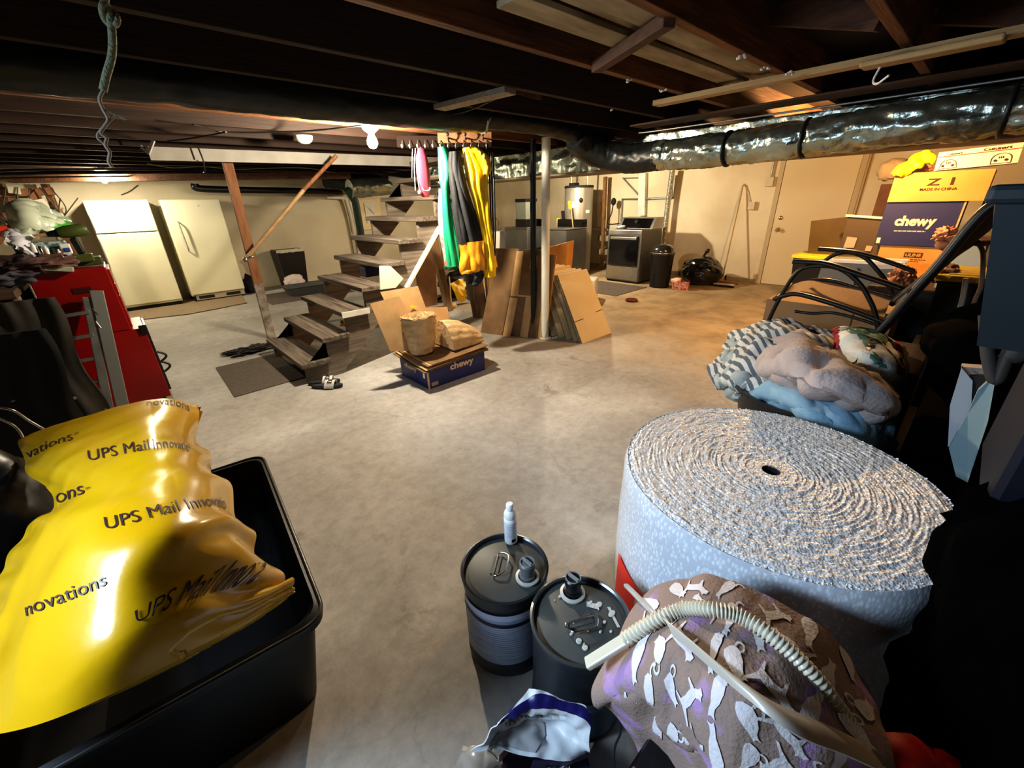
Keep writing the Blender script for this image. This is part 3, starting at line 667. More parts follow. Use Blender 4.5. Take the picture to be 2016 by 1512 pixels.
for i, (x, y, c, lb) in enumerate([(40, 520, (.05, .03, .03), 'dark crumpled rag at the left end of the workbench'), (90, 518, (.12, .06, .05), 'brown crumpled rag under the parts organizer'), (20, 545, (.06, .06, .08), 'grey crumpled tarp hanging from the workbench')]):
    tag(MB().blob(W(x, y, y=4.45), (.16, .09, .06), i*3, 4, .5, 3).build('shop_rag', mat('rag%d' % i, c, .85), smooth=60), lb, 'rag')
tag(MB().obox(W(112, 525, y=4.42)+Vector((0, 0, -.01)), (.16, .1, .035), Matrix.Rotation(.2, 3, 'Y'), .005).build('grey_folder', mat('pale_grey_green', (.33, .36, .28), .6)), 'pale grey-green folded sheet on the edge of the tool chest', 'sheet')
# cluttered wall rack in the back left corner
rk = thing('wall_rack', 'rough timber rack with cables in the back left corner', 'rack', (-.9, 9.9, 0))
b = MB()
for x in (-1.35, -.95, -.5): b.beam((x, 9.75, 0), (x+.03, 9.8, 1.95), .08, .06)
for z in (1.25, 1.5, 1.8): b.beam((-1.5, 9.74, z), (-.4, 9.74, z+.05), .06, .10)
b.beam((-1.3, 9.70, 1.1), (-.55, 9.70, 1.85), .03, .09)
b.build('timber_frame', mat('rack_wood', (.22, .10, .04), .8, col2=(.10, .045, .02), ns=12), rk)
for i, (x, z, s) in enumerate([(-1.2, 1.62, .16), (-.62, 1.66, .18), (-1.0, 1.36, .14), (-.5, 1.38, .12), (-.8, 1.86, .12)]):
    tag(MB().obox((x, 9.66, z), (s, .08, s*.8), Matrix.Rotation(.2*(-1)**i, 3, 'Y'), .004).build('junction_box', mat('box_grey', (.40, .38, .30), .6)), ['largest grey junction box, low at the left of the corner rack', 'pale grey junction box beside the refrigerator top', 'square grey box on the middle of the corner rack', 'small grey box lowest on the corner rack', 'small grey box highest on the corner rack'][i], 'junction box', 'grey boxes on the corner rack')
b = MB()
for i in range(9):
    p0 = Vector((-1.3+.11*i, 9.6, 1.9)); b.tube(spline([p0, p0+Vector((R_.uniform(-.2, .2), -.03, -.3)), p0+Vector((R_.uniform(-.1, .25), -.02, -.5)), p0+Vector((R_.uniform(-.2, .3), 0, -.15))], 16), .008, 6)
b.build('cable_tangle', cable, rk, 60)
tag(MB().tube(spline([W(238, 384, y=10), W(256, 376, y=10), W(272, 364, y=10)], 12), .006, 8).build('wall_cable', cable, smooth=50), 'thin dark cable on the wall above the refrigerator', 'cable')
# aluminium ladder lying against the chest
ld = thing('aluminium_ladder', 'worn aluminium ladder leaning in front of the red tool chest', 'ladder', W(195, 850, y=4.0))
def rail(t, bt, w, m=alum):
    return MB().beam(W(*bt, y=4.1), W(*t, y=4.35), w, .03, up=(0, 1, 0), bev=.004)
rail((172, 585), (222, 842), .055).build('outer_rail', alum, ld)
rail((190, 572), (250, 835), .075).build('inner_rail', mat('alum_dull', (.22, .235, .225), .5, metal=.5), ld)
b = MB()
for t in (.1, .28, .46, .64, .82):
    p = W(165+.8*55*t, 590+250*t, y=4.33-.2*t); b.beam(p+Vector((-.28, 0, -.01)), p+Vector((.02, 0, 0)), .03, .022, bev=.003)
b.build('rungs', alum, ld)
for i in range(2): MB().tube([W(183+i*5, 608+i*25, y=4.2), W(194+i*4, 620+i*26, y=4.18)], .008, 8).build('hinge_pin', chrome, ld, 50)
hm = thing('hand_tool', 'yellow-handled hand tool lying in the dark left clutter', 'hand tool', W(60, 760, y=3.6))
MB().tube([W(32, 742, y=3.6), W(70, 762, y=3.55), W(104, 777, y=3.5)], [.018, .016, .02], 12).build('handle', mat('yellow_handle', (.42, .28, .04), .5), hm, 50)
MB().tube([W(-10, 736, y=3.65), W(32, 742, y=3.6)], .014, 10).build('shaft', darkmetal, hm, 50)
for i, (a, c) in enumerate([((-10, 800), (125, 757)), ((-10, 824), (150, 783))]):
    tag(MB().tube([W(*a, y=3.4), W(*c, y=3.5)], .009, 10).build('metal_rod', alum, smooth=50), ['upper of the two thin grey rods at the left edge', 'lower of the two thin grey rods at the left edge'][i], 'rod', 'thin rods at the left edge')
tag(MB().tube(spline([W(-20, 800, y=3.2), W(25, 808, y=3.2), W(60, 830, y=3.2), W(95, 850, y=3.2)], 16), .007, 8).tube(spline([W(-20, 815, y=3.2), W(30, 840, y=3.2), W(50, 870, y=3.2)], 16), .007, 8).build('wire_basket', chrome, smooth=50), 'shiny bent chrome wire pieces above the yellow bag', 'wire')
for i, (px, py, y, s, c, lb) in enumerate([(40, 640, 4.1, (.4, .3, .75), (.03, .026, .02), 'dull grey draped sheet below the workbench'), (-20, 720, 3.4, (.5, .5, .9), (.010, .010, .010), 'dark plastic bin at the left edge')]):
    q = W(px, py, y=y); h = q.z+.15
    f = lambda u, v, q=q, s=s, h=h, i=i: (q.x-s[0]*.5+u*s[0]+.02*math.sin(v*9), q.y+.04*noise.noise(Vector((u*6, v*2, i))), .0+v*h)
    b = MB(); b.surf(f, 24, 20, .03); tag(b.build(['draped_sheet', 'plastic_bin'][i], mat('lclut%d' % i, c, .8, col2=(c[0]*.6, c[1]*.6, c[2]*.6), ns=5), smooth=60), lb, ['sheet', 'bin'][i])

# ================================================================== MIDDLE FLOOR
q = [W(425, 728, z=.0), W(466, 781, z=0), W(600, 741, z=0), W(520, 700, z=0)]
tag(MB().hexa([(.40, 4.10, 0), (1.02, 4.12, 0), (1.02, 5.12, 0), (.42, 5.10, 0)], [(.40, 4.10, .008), (1.02, 4.12, .008), (1.02, 5.12, .008), (.42, 5.10, .008)]).build('door_mat', matm), 'dark brown door mat at the foot of the stairs', 'mat')
tag(MB().blob((.83, 5.42, .03), (.20, .10, .03), 2, 4, .8, 3).blob((.68, 5.5, .02), (.12, .05, .02), 5, 3, .8, 3).build('dark_rag', blackm, smooth=60), 'dark crumpled rag on the floor beside the leaning timber post', 'rag')
def sandal(c, ang, txt, label):
    t = thing('slide_sandal', label, 'sandal', c, 'pair of slide sandals by the stairs'); c = Vector(c)
    Rz = Matrix.Rotation(ang, 3, 'Z')
    def P_(x, y, z): return c+Rz @ Vector((x, y, z))
    out = [(.145*math.cos(a)+(.0), (.047+.010*math.cos(a-.3))*math.sin(a)*(1-.18*(math.cos(a) < 0)*abs(math.cos(a)))) for a in [2*PI*k/32 for k in range(32)]]
    MB().hexa([P_(x*.96, y*.92, 0) for x, y in out], [P_(x, y, .028) for x, y in out]).build('sole', black, t, 40)
    MB().hexa([P_(x*.93, y*.86, .0281) for x, y in out], [P_(x*.92, y*.84, .031) for x, y in out]).build('footbed', mat('footbed', (.03, .035, .045), .7), t)
    def sf(u, v):
        a = PI*u; return P_(-.01+v*.085+.012*math.sin(a), -.054*math.cos(a), .012+.062*math.sin(a))
    b = MB(); b.surf(sf, 24, 8, -.004); b.build('strap', mat('strap_white', (.78, .77, .72), .5), t, 60)
    b = MB()
    def tf(x, y):
        u = .5-(y-.02)/.17+.0; v = x/.085
        u = .30+.42*(x/.10); return None
    # letters run across the strap
    text_on(b, txt, lambda x, y: Vector(sf(1-(.20+x/.15), .25+y/.085))+Vector((0, 0, .003)), height=.042, width=.09, bold=.03)
    me = bpy.data.meshes.new('lettering'); b.bm.to_mesh(me); b.bm.free(); link('lettering', me, ink, t)
    return t
sandal(W(643, 762, z=0)+Vector((0, -.02, 0)), -.72, 'NIKE', 'black slide sandal with a white strap, nearer of the pair')
sandal(Vector((1.08, 3.82, 0)), -.55, 'NIKE', 'black slide sandal with a white strap, touching the stair foot')
tag(MB().surf(patch([[W(640, 736, z=.01), W(655, 728, z=.02)], [W(642, 728, z=.05), W(657, 722, z=.06)], [W(648, 726, z=.02), W(660, 716, z=.07)]], .004, 30), 10, 10, .003).build('paper_scrap', white, smooth=60), 'crumpled white paper scrap behind the sandals', 'paper')

# blue delivery box with flattened cardboard and kraft bundles
cb = thing('delivery_box', 'low blue printed shipping box filled with flattened cardboard on the floor', 'box', (2.0, 3.25, 0))
cx0, cx1, cy0, cy1 = 1.70, 2.345, 2.985, 3.47
b = MB(); open_box(b, cx0, cx1, cy0, cy1, 0, .205, 0, .008); b.build('box_body', bluec, cb)
MB().box((cx0-.002, cy0-.002, 0), (cx0+.012, cy0+.01, .205)).build('corner_edge', kraft, cb)
flat_text('chewy', (cx0+.24, cy0, .095), (1, 0, 0), (0, 0, 1), mat('print_tan', (.62, .45, .30), .6), cb, height=.085, width=.27, bold=.035)
MB().box((cx0+.03, cy0-.002, .02), (cx0+.10, cy0, .055)).build('small_label', mat('print_lbl', (.35, .28, .22), .6), cb)
flat_text('chewy', (cx0, cy1-.08, .10), (0, -1, 0), (0, 0, 1), MATS['print_tan'], cb, height=.06, width=.22, bold=.03)
MB().box((cx0-.002, cy0+.05, .09), (cx0, cy0+.08, .16)).build('white_sticker', white, cb)
for k in range(5):
    z = .212+k*.011; s = .02*k
    b = MB(); a0 = Vector((cx0-.03+s*.5, cy0-.035+s*.6, z)); 
    f = lambda u, v, z=z, s=s, k=k: (cx0-.05+s+u*(.72-s), cy0-.04+v*.55+.03*u*(k % 2), z-.03*(1-v)*(1-u)*(1 if k < 2 else .3)+.02*v*v+.008*math.sin(u*3+k))
    b.surf(f, 14, 10, .005); tag(b.build('cardboard_sheet', kraft if k % 2 else kraftd, smooth=60), ['lowest', 'second lowest', 'middle', 'second highest', 'topmost'][k]+' flattened cardboard sheet on the blue box', 'cardboard', 'flattened cardboard on the blue box')
def panel(px, m, name, label, cat, nrm, p0, th=.006, group=None, parent=None):
    p = [WP(x, y, p0, nrm) for x, y in px]; n = Vector(nrm).normalized()
    o = MB().prism(p, n*th).build(name, m, parent)
    return tag(o, label, cat, group) if label else o
tl = (0, -1, .28)
panel([(768, 692), (728, 598), (786, 583), (835, 690)], kraft, 'cardboard_flap', 'upright cardboard flap at the left of the blue box', 'cardboard', tl, (1.75, 3.25, .26), group='upright cardboard in the blue box')
panel([(800, 680), (748, 575), (822, 563), (838, 606), (880, 604), (890, 660)], kraft, 'cardboard_flap', 'tallest upright cardboard flap behind the kraft bundles', 'cardboard', tl, (1.8, 3.42, .26), group='upright cardboard in the blue box')
panel([(806, 606), (812, 600), (822, 606)], yellow, 'yellow_tag', 'tiny yellow paper corner above the kraft bundles', 'paper', tl, (1.8, 3.40, .26))
kb = W(838, 700, z=.262)
b = MB(); 
def kf(u, v):
    a = 2*PI*u; r = .10+.068*v**.6+.008*noise.noise(Vector((math.cos(a)*2, math.sin(a)*2, v*9)))+.004*math.sin(v*40)
    return (kb.x+.03+r*math.cos(a), kb.y+.10+r*.8*math.sin(a), kb.z+v*.34)
b.surf(kf, 60, 40); 
b.surf(lambda u, v: (kb.x+.03+(.168-.16*v)*math.cos(2*PI*u), kb.y+.10+(.168-.16*v)*.8*math.sin(2*PI*u), kb.z+.34+.016*math.sin(v*34+5*math.cos(2*PI*u))-.03*v), 60, 30)
b.surf(lambda u, v: (kb.x+.03+(.10*(1-v))*math.cos(2*PI*u), kb.y+.10+(.10*(1-v))*.8*math.sin(2*PI*u), kb.z+.001), 60, 4)
tag(b.build('kraft_bundle', kraftp, smooth=60), 'upright fan-folded bundle of tan kraft packing paper', 'packing paper', 'kraft paper bundles in the blue box')
b = MB(); q = W(905, 665, z=.33)
def kf2(u, v):
    a = PI*u; r = .19+.01*noise.noise(Vector((u*5, v*4, 3)))+.003*math.sin(u*60)
    return (q.x-.16+v*.36, q.y+.06-r*math.cos(a)*.9, .27+max(0, r*1.25*math.sin(a))*(1-.55*v*v))
b.surf(kf2, 50, 30, .008); b.surf(lambda u, v: (q.x-.16, q.y+.06-.19*math.cos(PI*u)*.9*(1-v), .27+.19*1.25*math.sin(PI*u)*(1-v)), 30, 6)
b.surf(lambda u, v: (q.x+.2, q.y+.06-.19*math.cos(PI*u)*.9*(1-v), .27+.19*.55*1.02*math.sin(PI*u)*(1-v)), 30, 6)
tag(b.build('kraft_bundle', kraftp, smooth=60), 'arched tan kraft paper bundle lying right of the upright one', 'packing paper', 'kraft paper bundles in the blue box')

# leaning cardboard beside the poles
for k in range(7):
    t = k/6; x0 = 3.14+.045*k; y0 = 3.98-.085*k; L = .50 if k > 1 else .3
    bl = Vector((x0, y0, 0)); br = bl+Vector((.18+.03*k, -.34, 0)); h = 1.0-.02*((k*3) % 4)
    top = Vector((.20-.012*k, .05, h)); d = Vector((.10, -.33, 0))
    bl = Vector((3.12+.05*k, 4.02-.10*k, 0)); d = Vector((.10, -.30, 0)) if k < 6 else Vector((.06, -.20, 0))
    tl_ = bl+Vector((.30-.03*k, -.02, h))
    b = MB().hexa([bl, bl+d, bl+d+Vector((.012, .004, 0)), bl+Vector((.012, .004, 0))], [tl_, tl_+d, tl_+d+Vector((.012, .004, 0)), tl_+Vector((.012, .004, 0))])
    tag(b.build('cardboard_sheet', [kraftd, kraft][k % 2]), ['leftmost folded brown sheet leaning at the black pole', 'second brown sheet from the left leaning at the black pole', 'third brown sheet from the left leaning at the black pole', 'middle one of the brown sheets leaning at the black pole', 'fifth brown sheet from the left leaning at the black pole', 'sixth brown sheet from the left leaning at the black pole', 'brown sheet closest to the black pole'][k], 'cardboard', 'brown cardboard leaning left of the poles')
for k in range(11):
    yb = 2.79+.055*k; yt = 3.23+.012*k; dx = -.006*k; h = .725-.012*k*(k % 2)
    if k > 5: h += .03; 
    xl = 3.63+.015*k*(1 if k % 2 else -.3); w_ = .57
    b = MB().hexa([(xl, yb, 0), (xl+w_, yb, 0), (xl+w_, yb+.014, 0), (xl, yb+.014, 0)], [(xl+.05, yt+.09*k/3, h), (xl+w_+.03, yt+.09*k/3, h), (xl+w_+.03, yt+.09*k/3+.014, h), (xl+.05, yt+.09*k/3+.014, h)])
    o = tag(b.build('flat_carton', creamc), 'nearest cream flattened carton leaning right of the white pole, with slits' if k == 0 else ('cream flattened carton number %d behind the nearest one' % (k+1)).replace('number %d' % (k+1), ['', 'first', 'second', 'third', 'fourth', 'fifth', 'sixth', 'seventh', 'eighth', 'ninth', 'tenth'][k]), 'cardboard', 'cream cartons leaning right of the white pole')
    e = MB().hexa([(xl-.002, yb-.001, 0), (xl, yb-.001, 0), (xl, yb+.0145, 0), (xl-.002, yb+.0145, 0)], [(xl+.048, yt+.09*k/3-.001, h), (xl+.05, yt+.09*k/3-.001, h), (xl+.05, yt+.09*k/3+.0145, h), (xl+.048, yt+.09*k/3+.0145, h)])
    e.build('corrugated_edge', cutedge, o)
    if k == 0:
        sl = MB(); up_ = Vector((.04, .44, .725)).normalized(); pl = planar((xl, yb, 0), (1, 0, 0), up_, .002)
        for (a0, a1, hh) in ((.01, .17, .26), (.42, .56, .30)):
            A = [pl(a0, hh), pl(a1, hh+.008), pl(a1, hh+.016), pl(a0, hh+.008)]; sl.prism(A, (0, -.001, 0))
        sl.build('slits', inkb, o)
# log stump and things under the coats
lg = thing('log_stump', 'rough split log standing under the hanging coats', 'log', W(948, 632, z=0))
a = W(945, 628, z=0)+Vector((.1, .1, 0)); 
b = MB()
def lf(u, v):
    an = 2*PI*u; r = .115+.018*noise.noise(Vector((math.cos(an)*2, math.sin(an)*2, v*2)))+.01*math.sin(an*3)
    return (a.x-.07*v+r*math.cos(an), a.y+.02*v+r*math.sin(an), v*.62)
b.surf(lf, 36, 12); b.lathe((a.x-.07, a.y+.02, .62), [(0, 0), (.10, 0), (.11, -.01)], 30); b.build('trunk', wood('bark', (.13, .08, .05), (.24, .17, .12), 'z'), lg, 50)
a2 = W(978, 626, z=0)
tag(MB().beam(a2+Vector((0, .1, 0)), a2+Vector((.02, .15, .85)), .12, .09, bev=.004).build('timber_offcut', postm2), 'square timber offcut standing between the log and the cardboard', 'timber')
tag(MB().blob((4.3, 6.0, .22), (.42, .26, .24), 5, 4, .25, 2, .22).build('black_sack', black, smooth=60), 'black slumped sack on the floor under the coats', 'sack')
tag(MB().surf(patch([[W(885, 560, y=5.6), W(905, 550, y=5.6), W(915, 556, y=5.6)], [W(895, 578, y=5.5), W(905, 575, y=5.5), W(918, 580, y=5.5)], [W(900, 592, y=5.5), W(908, 594, y=5.5), W(916, 590, y=5.5)]], .02, 12), 14, 14, .01).build('yellow_cloth', yellowc, smooth=60), 'small yellow cloth lying on the black sack', 'cloth')
tag(MB().blob(W(924, 575, y=5.5), (.07, .05, .13), 8, 3, .3, 2).build('blue_bag', mat('blue_film', (.12, .25, .5), .4), smooth=60), 'small blue bag beside the yellow cloth', 'bag')
tag(MB().tube([W(884, 545, y=5.6), W(888, 600, y=5.4)], .014, 10).blob(W(889, 602, y=5.4), (.09, .07, .05), 3, 3, .2).build('short_broom', mat('light_stick', (.6, .45, .22), .6), smooth=50), 'short light stick standing by the black sack', 'stick')
tag(MB().tube(spline([W(832, 586, z=.05), W(850, 580, z=.12), W(858, 590, z=.03), W(870, 585, z=.06)], 20), .02, 8).blob(W(845, 592, z=.03), (.14, .08, .04), 3, 3, .5).build('tangled_cord', blackm, smooth=60), 'tangled black cord on the floor behind the cardboard box', 'cord')
# post carrying the stairs
tag(MB().beam(W(884, 612, z=0), W(848, 448, y=5.33), .10, .09, up=(0, 1, 0), bev=.004).build('stair_post', postm2), 'tan timber post under the upper flight of the stairs', 'post')
tag(MB().beam(W(843, 605, y=5.8), W(835, 480, y=5.8), .35, .02, up=(0, 1, 0)).build('plywood_panel', mat('ply_brown', (.22, .11, .04), .8, col2=(.17, .08, .03), ns=4)), 'brown plywood panel behind the upright cardboard', 'panel')
MB().prism([W(x, y, y=3.90) for x, y in [(746, 523), (768, 524), (793, 548), (778, 566), (748, 570)]], (0, -.015, 0)).build('patch_board', mat('bright_white', (.82, .80, .66), .5), ST)
tag(MB().obox(W(733, 533, y=4.4), (.22, .15, .10), None, .004).build('small_box', bluec), 'small blue box sitting on a middle stair tread', 'box')
tag(MB().surf(patch([[W(672, 636, y=4.1), W(690, 632, y=4.1)], [W(668, 645, y=4.0), W(695, 646, y=4.0)]], .02, 20), 12, 8, .01).build('yellow_wrapper', mat('ochre', (.55, .36, .05), .5), smooth=60), 'small ochre wrapper on a lower stair tread', 'wrapper')

# ================================================================== HANGING CLOTHES
RA = Vector((2.13, 3.75, 1.98)); RB = Vector((2.78, 3.14, 1.98)); RD = (RB-RA).normalized(); RN = Vector((RD.y, -RD.x, 0))
if RN.dot(Vector((0, -1, 0))) < 0: RN = -RN
def RW(px, py, off=0): return WP(px, py, RA+RN*off, RN)
rail_ = thing('hook_rail', 'dark wooden rail with a row of metal coat hooks under the joists', 'hook rail', RA)
MB().beam(RW(782, 284, -.03)+Vector((0, 0, .02)), RW(968, 284, -.03)+Vector((0, 0, .02)), .02, .09, bev=.002).build('backboard', mat('rail_dark', (.009, .005, .004), .9, spec=.1), rail_)
MB().beam(RW(862, 272, -.01)+Vector((0, 0, .0)), RW(968, 270, -.01), .02, .08, bev=.002).build('upper_board', wood('rail_or', (.16, .07, .025), (.10, .04, .014), 'x'), rail_)
for i in range(12):
    p = RW(793+i*15, 284, 0); b = MB().tube(spline([p+Vector((0, 0, .03)), p+RN*.025+Vector((0, 0, .0)), p+RN*.03+Vector((0, 0, -.035)), p+RN*.06+Vector((0, 0, -.03)), p+RN*.065+Vector((0, 0, -.01))], 12), .004, 6)
    b.build('coat_hook', mat('hook_metal', (.25, .24, .22), .35, metal=.8), rail_, 60)
for i in range(3):
    p = RW(884+i*34, 272, .0); MB().tube(spline([p, p+RN*.06+Vector((0, 0, -.02)), p+RN*.08+Vector((0, 0, .02))], 10), .006, 8).blob(p+RN*.08+Vector((0, 0, .02)), (.014, .014, .014), 0, 2).build('double_hook', darkmetal, rail_, 60)
def garment(rows, off, m, nf=3, amp=.03, seed=0, thick=.02, n=40, name='x', parent=None, sm=60):
    L = [RW(r[0], r[1], off) for r in rows]; Q = [RW(r[2], r[3], off) for r in rows]
    def f(u, v):
        a = crv(L, v); c = crv(Q, v)
        d = amp*(math.sin(u*PI*2*nf+seed+2*noise.noise(Vector((u*2, v*2, seed))))*.6+noise.noise(Vector((u*5, v*2.5, seed))))*min(1, v*2+.25)
        return a.lerp(c, u)+RN*(d+.03*math.sin(PI*u))
    b = MB(); b.surf(f, n, 60, thick); return b.build(name, m, parent, sm)
t = thing('green_jacket', 'bright green long raincoat hanging from the hook rail', 'raincoat', RW(885, 500, .05))
garment([(866, 290, 876, 291), (866, 320, 888, 315), (868, 350, 889, 345), (873, 375, 882, 366), (875, 420, 888, 420), (878, 470, 897, 470), (884, 523, 907, 524)], .07, greencl, 2, .02, 1, name='jacket_body', parent=t)
b = garment([(876, 523, 900, 525), (880, 530, 897, 529)], .07, mat('dark_green', (.01, .10, .05), .6), 1, .01, 2, name='dark_hem', parent=t)
t = tag(garment([(868, 372, 876, 372), (866, 420, 880, 420), (868, 460, 886, 460), (874, 500, 890, 500), (877, 524, 893, 522)], .03, floral, 2, .015, 4, name='floral_garment'), 'pink and grey floral garment hanging behind the green raincoat', 'garment')
t = thing('black_raincoat', 'long black coat with an orange lower band hanging from the rail', 'coat', RW(935, 520, .1))
garment([(888, 300, 905, 298), (884, 340, 912, 330), (892, 380, 922, 378), (898, 430, 940, 430), (906, 478, 951, 474)], .12, darkcl, 2, .03, 6, name='coat_body', parent=t)
garment([(906, 478, 951, 474), (908, 505, 955, 500), (908, 530, 958, 522), (912, 539, 958, 530)], .125, orangecl, 2, .03, 6, name='orange_band', parent=t)
garment([(923, 533, 950, 530), (924, 550, 948, 548), (926, 562, 938, 560)], .11, darkcl, 1, .02, 3, name='inner_hem', parent=t)
t = thing('yellow_raincoat', 'bright yellow raincoat hanging right of the black coat', 'raincoat', RW(960, 500, .05))
garment([(912, 293, 928, 291), (913, 310, 940, 300), (916, 340, 958, 335), (922, 365, 958, 375), (930, 390, 960, 400), (942, 440, 963, 440), (952, 480, 968, 485), (958, 515, 972, 520), (953, 544, 972, 544)], .07, yellowc, 3, .03, 9, name='coat_body', parent=t)
garment([(928, 293, 940, 295), (945, 305, 960, 312), (952, 325, 964, 330), (954, 345, 962, 342)], .12, yellowc, 1, .02, 11, name='hood', parent=t)
garment([(962, 470, 968, 470), (966, 500, 972, 500), (968, 525, 977, 526)], .03, yellowc, 1, .01, 12, name='sleeve_end', parent=t)
for i, (x, lab) in enumerate([(966, 'left black strap of three hanging beside the yellow raincoat'), (970, 'middle black strap of three hanging beside the yellow raincoat'), (974, 'right black strap of three hanging beside the yellow raincoat')]):
    o = MB().tube([RW(x-3, 300, .02+.03*i), RW(x-1, 380, .02+.03*i), RW(x+1, 460, .02+.03*i), RW(x, 520-8*i, .02+.03*i)], .008, 8).build('hanging_strap', cable, smooth=60); tag(o, lab, 'strap', 'black straps beside the yellow raincoat')
t = thing('pink_bag', 'shiny pink plastic bag hanging at the left end of the hook rail', 'bag', RW(833, 350, .05))
c = RW(833, 340, .06)
MB().lathe(c, [(0, .20), (.028, .19), (.055, .12), (.066, 0), (.062, -.09), (.05, -.15), (.042, -.19), (.03, -.20), (0, -.19)], 28, sy=.6).build('pouch', pinkp, t, 60)
MB().tube([c+Vector((.04*math.cos(a), -.03, -.12+.03*math.sin(a))) for a in [PI+PI*k/10 for k in range(11)]], .006, 8).build('seam', mat('pink_light', (.8, .4, .45), .3), t, 60)
MB().blob(c+Vector((-.07, -.02, -.16)), (.018, .014, .02), 2, 2).tube([c+Vector((-.07, -.02, -.14)), c+Vector((-.06, 0, 0)), c+Vector((0, 0, .2))], .003, 6).build('cord_toggle', mat('pink_light', (.8, .4, .45), .3), t, 60)
tag(MB().tube(spline([RW(818, 292, 0), RW(816, 330, 0), RW(818, 375, 0)], 12), .006, 8).tube(spline([RW(812, 292, 0), RW(811, 350, 0)], 8), .004, 8).build('hanging_chain', mat('grey_chain', (.3, .28, .28), .4, metal=.6), smooth=60), 'thin grey chain hanging beside the pink bag', 'chain')

# ================================================================== LAUNDRY CORNER
# stainless dryer with a dark door
dy = thing('clothes_dryer', 'grey clothes dryer with a square black door and raised control panel', 'dryer', (7.5, 4.65, 0))
X0 = 7.15; Y0, Y1 = 4.245, 4.99
b = MB().box((X0, Y0, .03), (X0+.72, Y1, .97), .02); b.build('body', darksteel, dy)
MB().box((X0-.012, Y0+.02, .055), (X0+.002, Y1-.02, .30), .004).build('lower_panel', steel, dy)
o = MB().box((X0-.03, Y0+.06, .33), (X0, Y1-.06, .87), .012).build('door', blackg, dy)
MB().box((X0-.045, Y0+.09, .80), (X0-.03, Y1-.09, .845), .004).build('door_handle', steel, o)
MB().box((X0-.006, Y0+.01, .885), (X0+.02, Y1-.01, .968), .008).build('front_trim', steel, dy)
b = MB().hexa([(X0+.32, Y0, .97), (X0+.72, Y0, .97), (X0+.72, Y1, .97), (X0+.32, Y1, .97)], [(X0+.46, Y0, 1.17), (X0+.72, Y0, 1.17), (X0+.72, Y1, 1.17), (X0+.46, Y1, 1.17)])
cpn = b.build('control_console', steel, dy)
pl = planar((X0+.327, Y1-.06, .985), (0, -1, 0), (.14, 0, .20), .003)
b = MB().prism([pl(0, 0), pl(.63, 0), pl(.63, .20), pl(0, .20)], (-.002, 0, .0015)); b.build('display_panel', blackg, cpn)
n = (Vector((0, -1, 0)).cross(Vector((.14, 0, .20)).normalized())).normalized()
b = MB().tube([pl(.31, .12)+n*.0, pl(.31, .12)+n*.03], .036, 20); b.build('dial_knob', chrome, cpn, 40)
tag(MB().blob((X0+.25, Y1-.12, 1.0), (.09, .07, .03), 3, 3, .5).build('white_cloth', white, smooth=60), 'small white cloth on top of the grey dryer', 'cloth')
MB().box((X0+.02, Y0+.03, 0), (X0+.68, Y1-.03, .03)).build('plinth', blackm, dy)
# domed black trash can
tn = thing('trash_can', 'round black trash can with a shiny domed lid beside the dryer', 'trash can', (7.2, 3.78, 0))
tx, ty = 7.2, 3.83
MB().lathe((tx, ty, 0), [(0, 0), (.17, 0), (.20, .58), (0, .58)], 32).build('body', black, tn, 40)
MB().lathe((tx, ty, .575), [(.21, 0), (.215, .05), (.195, .06), (.19, .10), (.14, .15), (.06, .175), (0, .18)], 32).build('domed_lid', mat('lid_dark', (.03, .028, .026), .2, coat=.6), tn, 40)
MB().lathe((tx, ty, .60), [(.217, 0), (.22, .008), (.217, .016)], 32).build('rim_band', steel, tn, 60)
MB().obox((tx-.10, ty-.15, .52), (.01, .07, .16), Matrix.Rotation(.95, 3, 'Z')).build('warning_label', mat('label_red', (.6, .25, .16), .6), tn)
# garbage bag
gb_ = thing('garbage_bag', 'tied shiny black garbage bag against the door wall', 'garbage bag', (8.0, 3.4, 0))
MB().blob((7.95, 3.40, .22), (.34, .37, .27), 2, 5, .13, 1.8, .21).build('bag_body', mat('bag_black', (.012, .012, .012), .22, coat=.5, bump=.8, bs=14), gb_, 60)
MB().tube(spline([(7.95, 3.40, .42), (7.93, 3.40, .50), (7.93, 3.37, .56), (7.95, 3.33, .63)], 14), [.06, .05, .035, .03, .025, .022, .02, .02, .02, .025, .03, .035, .036, .03, .015], 10).build('tied_neck', MATS['bag_black'], gb_, 60)
tb = thing('tissue_box', 'red patterned tissue box with a tissue standing out on the floor', 'tissue box', W(1338, 565, z=0))
p = W(1340, 570, z=0)
MB().obox(p+Vector((.0, .0, .065)), (.14, .25, .13), Matrix.Rotation(.3, 3, 'Z'), .004).build('box_body', mat('red_pattern', (.42, .05, .05), .6, col2=(.62, .35, .30), ns=26, ramp=(.45, .5)), tb)
MB().blob(p+Vector((-.02, .10, .15)), (.06, .09, .05), 3, 3, .5).build('tissue', mat('tissue_pink', (.85, .62, .50), .8), tb, 60)
MB().obox(p+Vector((-.01, .145, .06)), (.12, .01, .11), Matrix.Rotation(.3, 3, 'Z')).build('end_panel', mat('tissue_end', (.7, .55, .42), .6), tb)
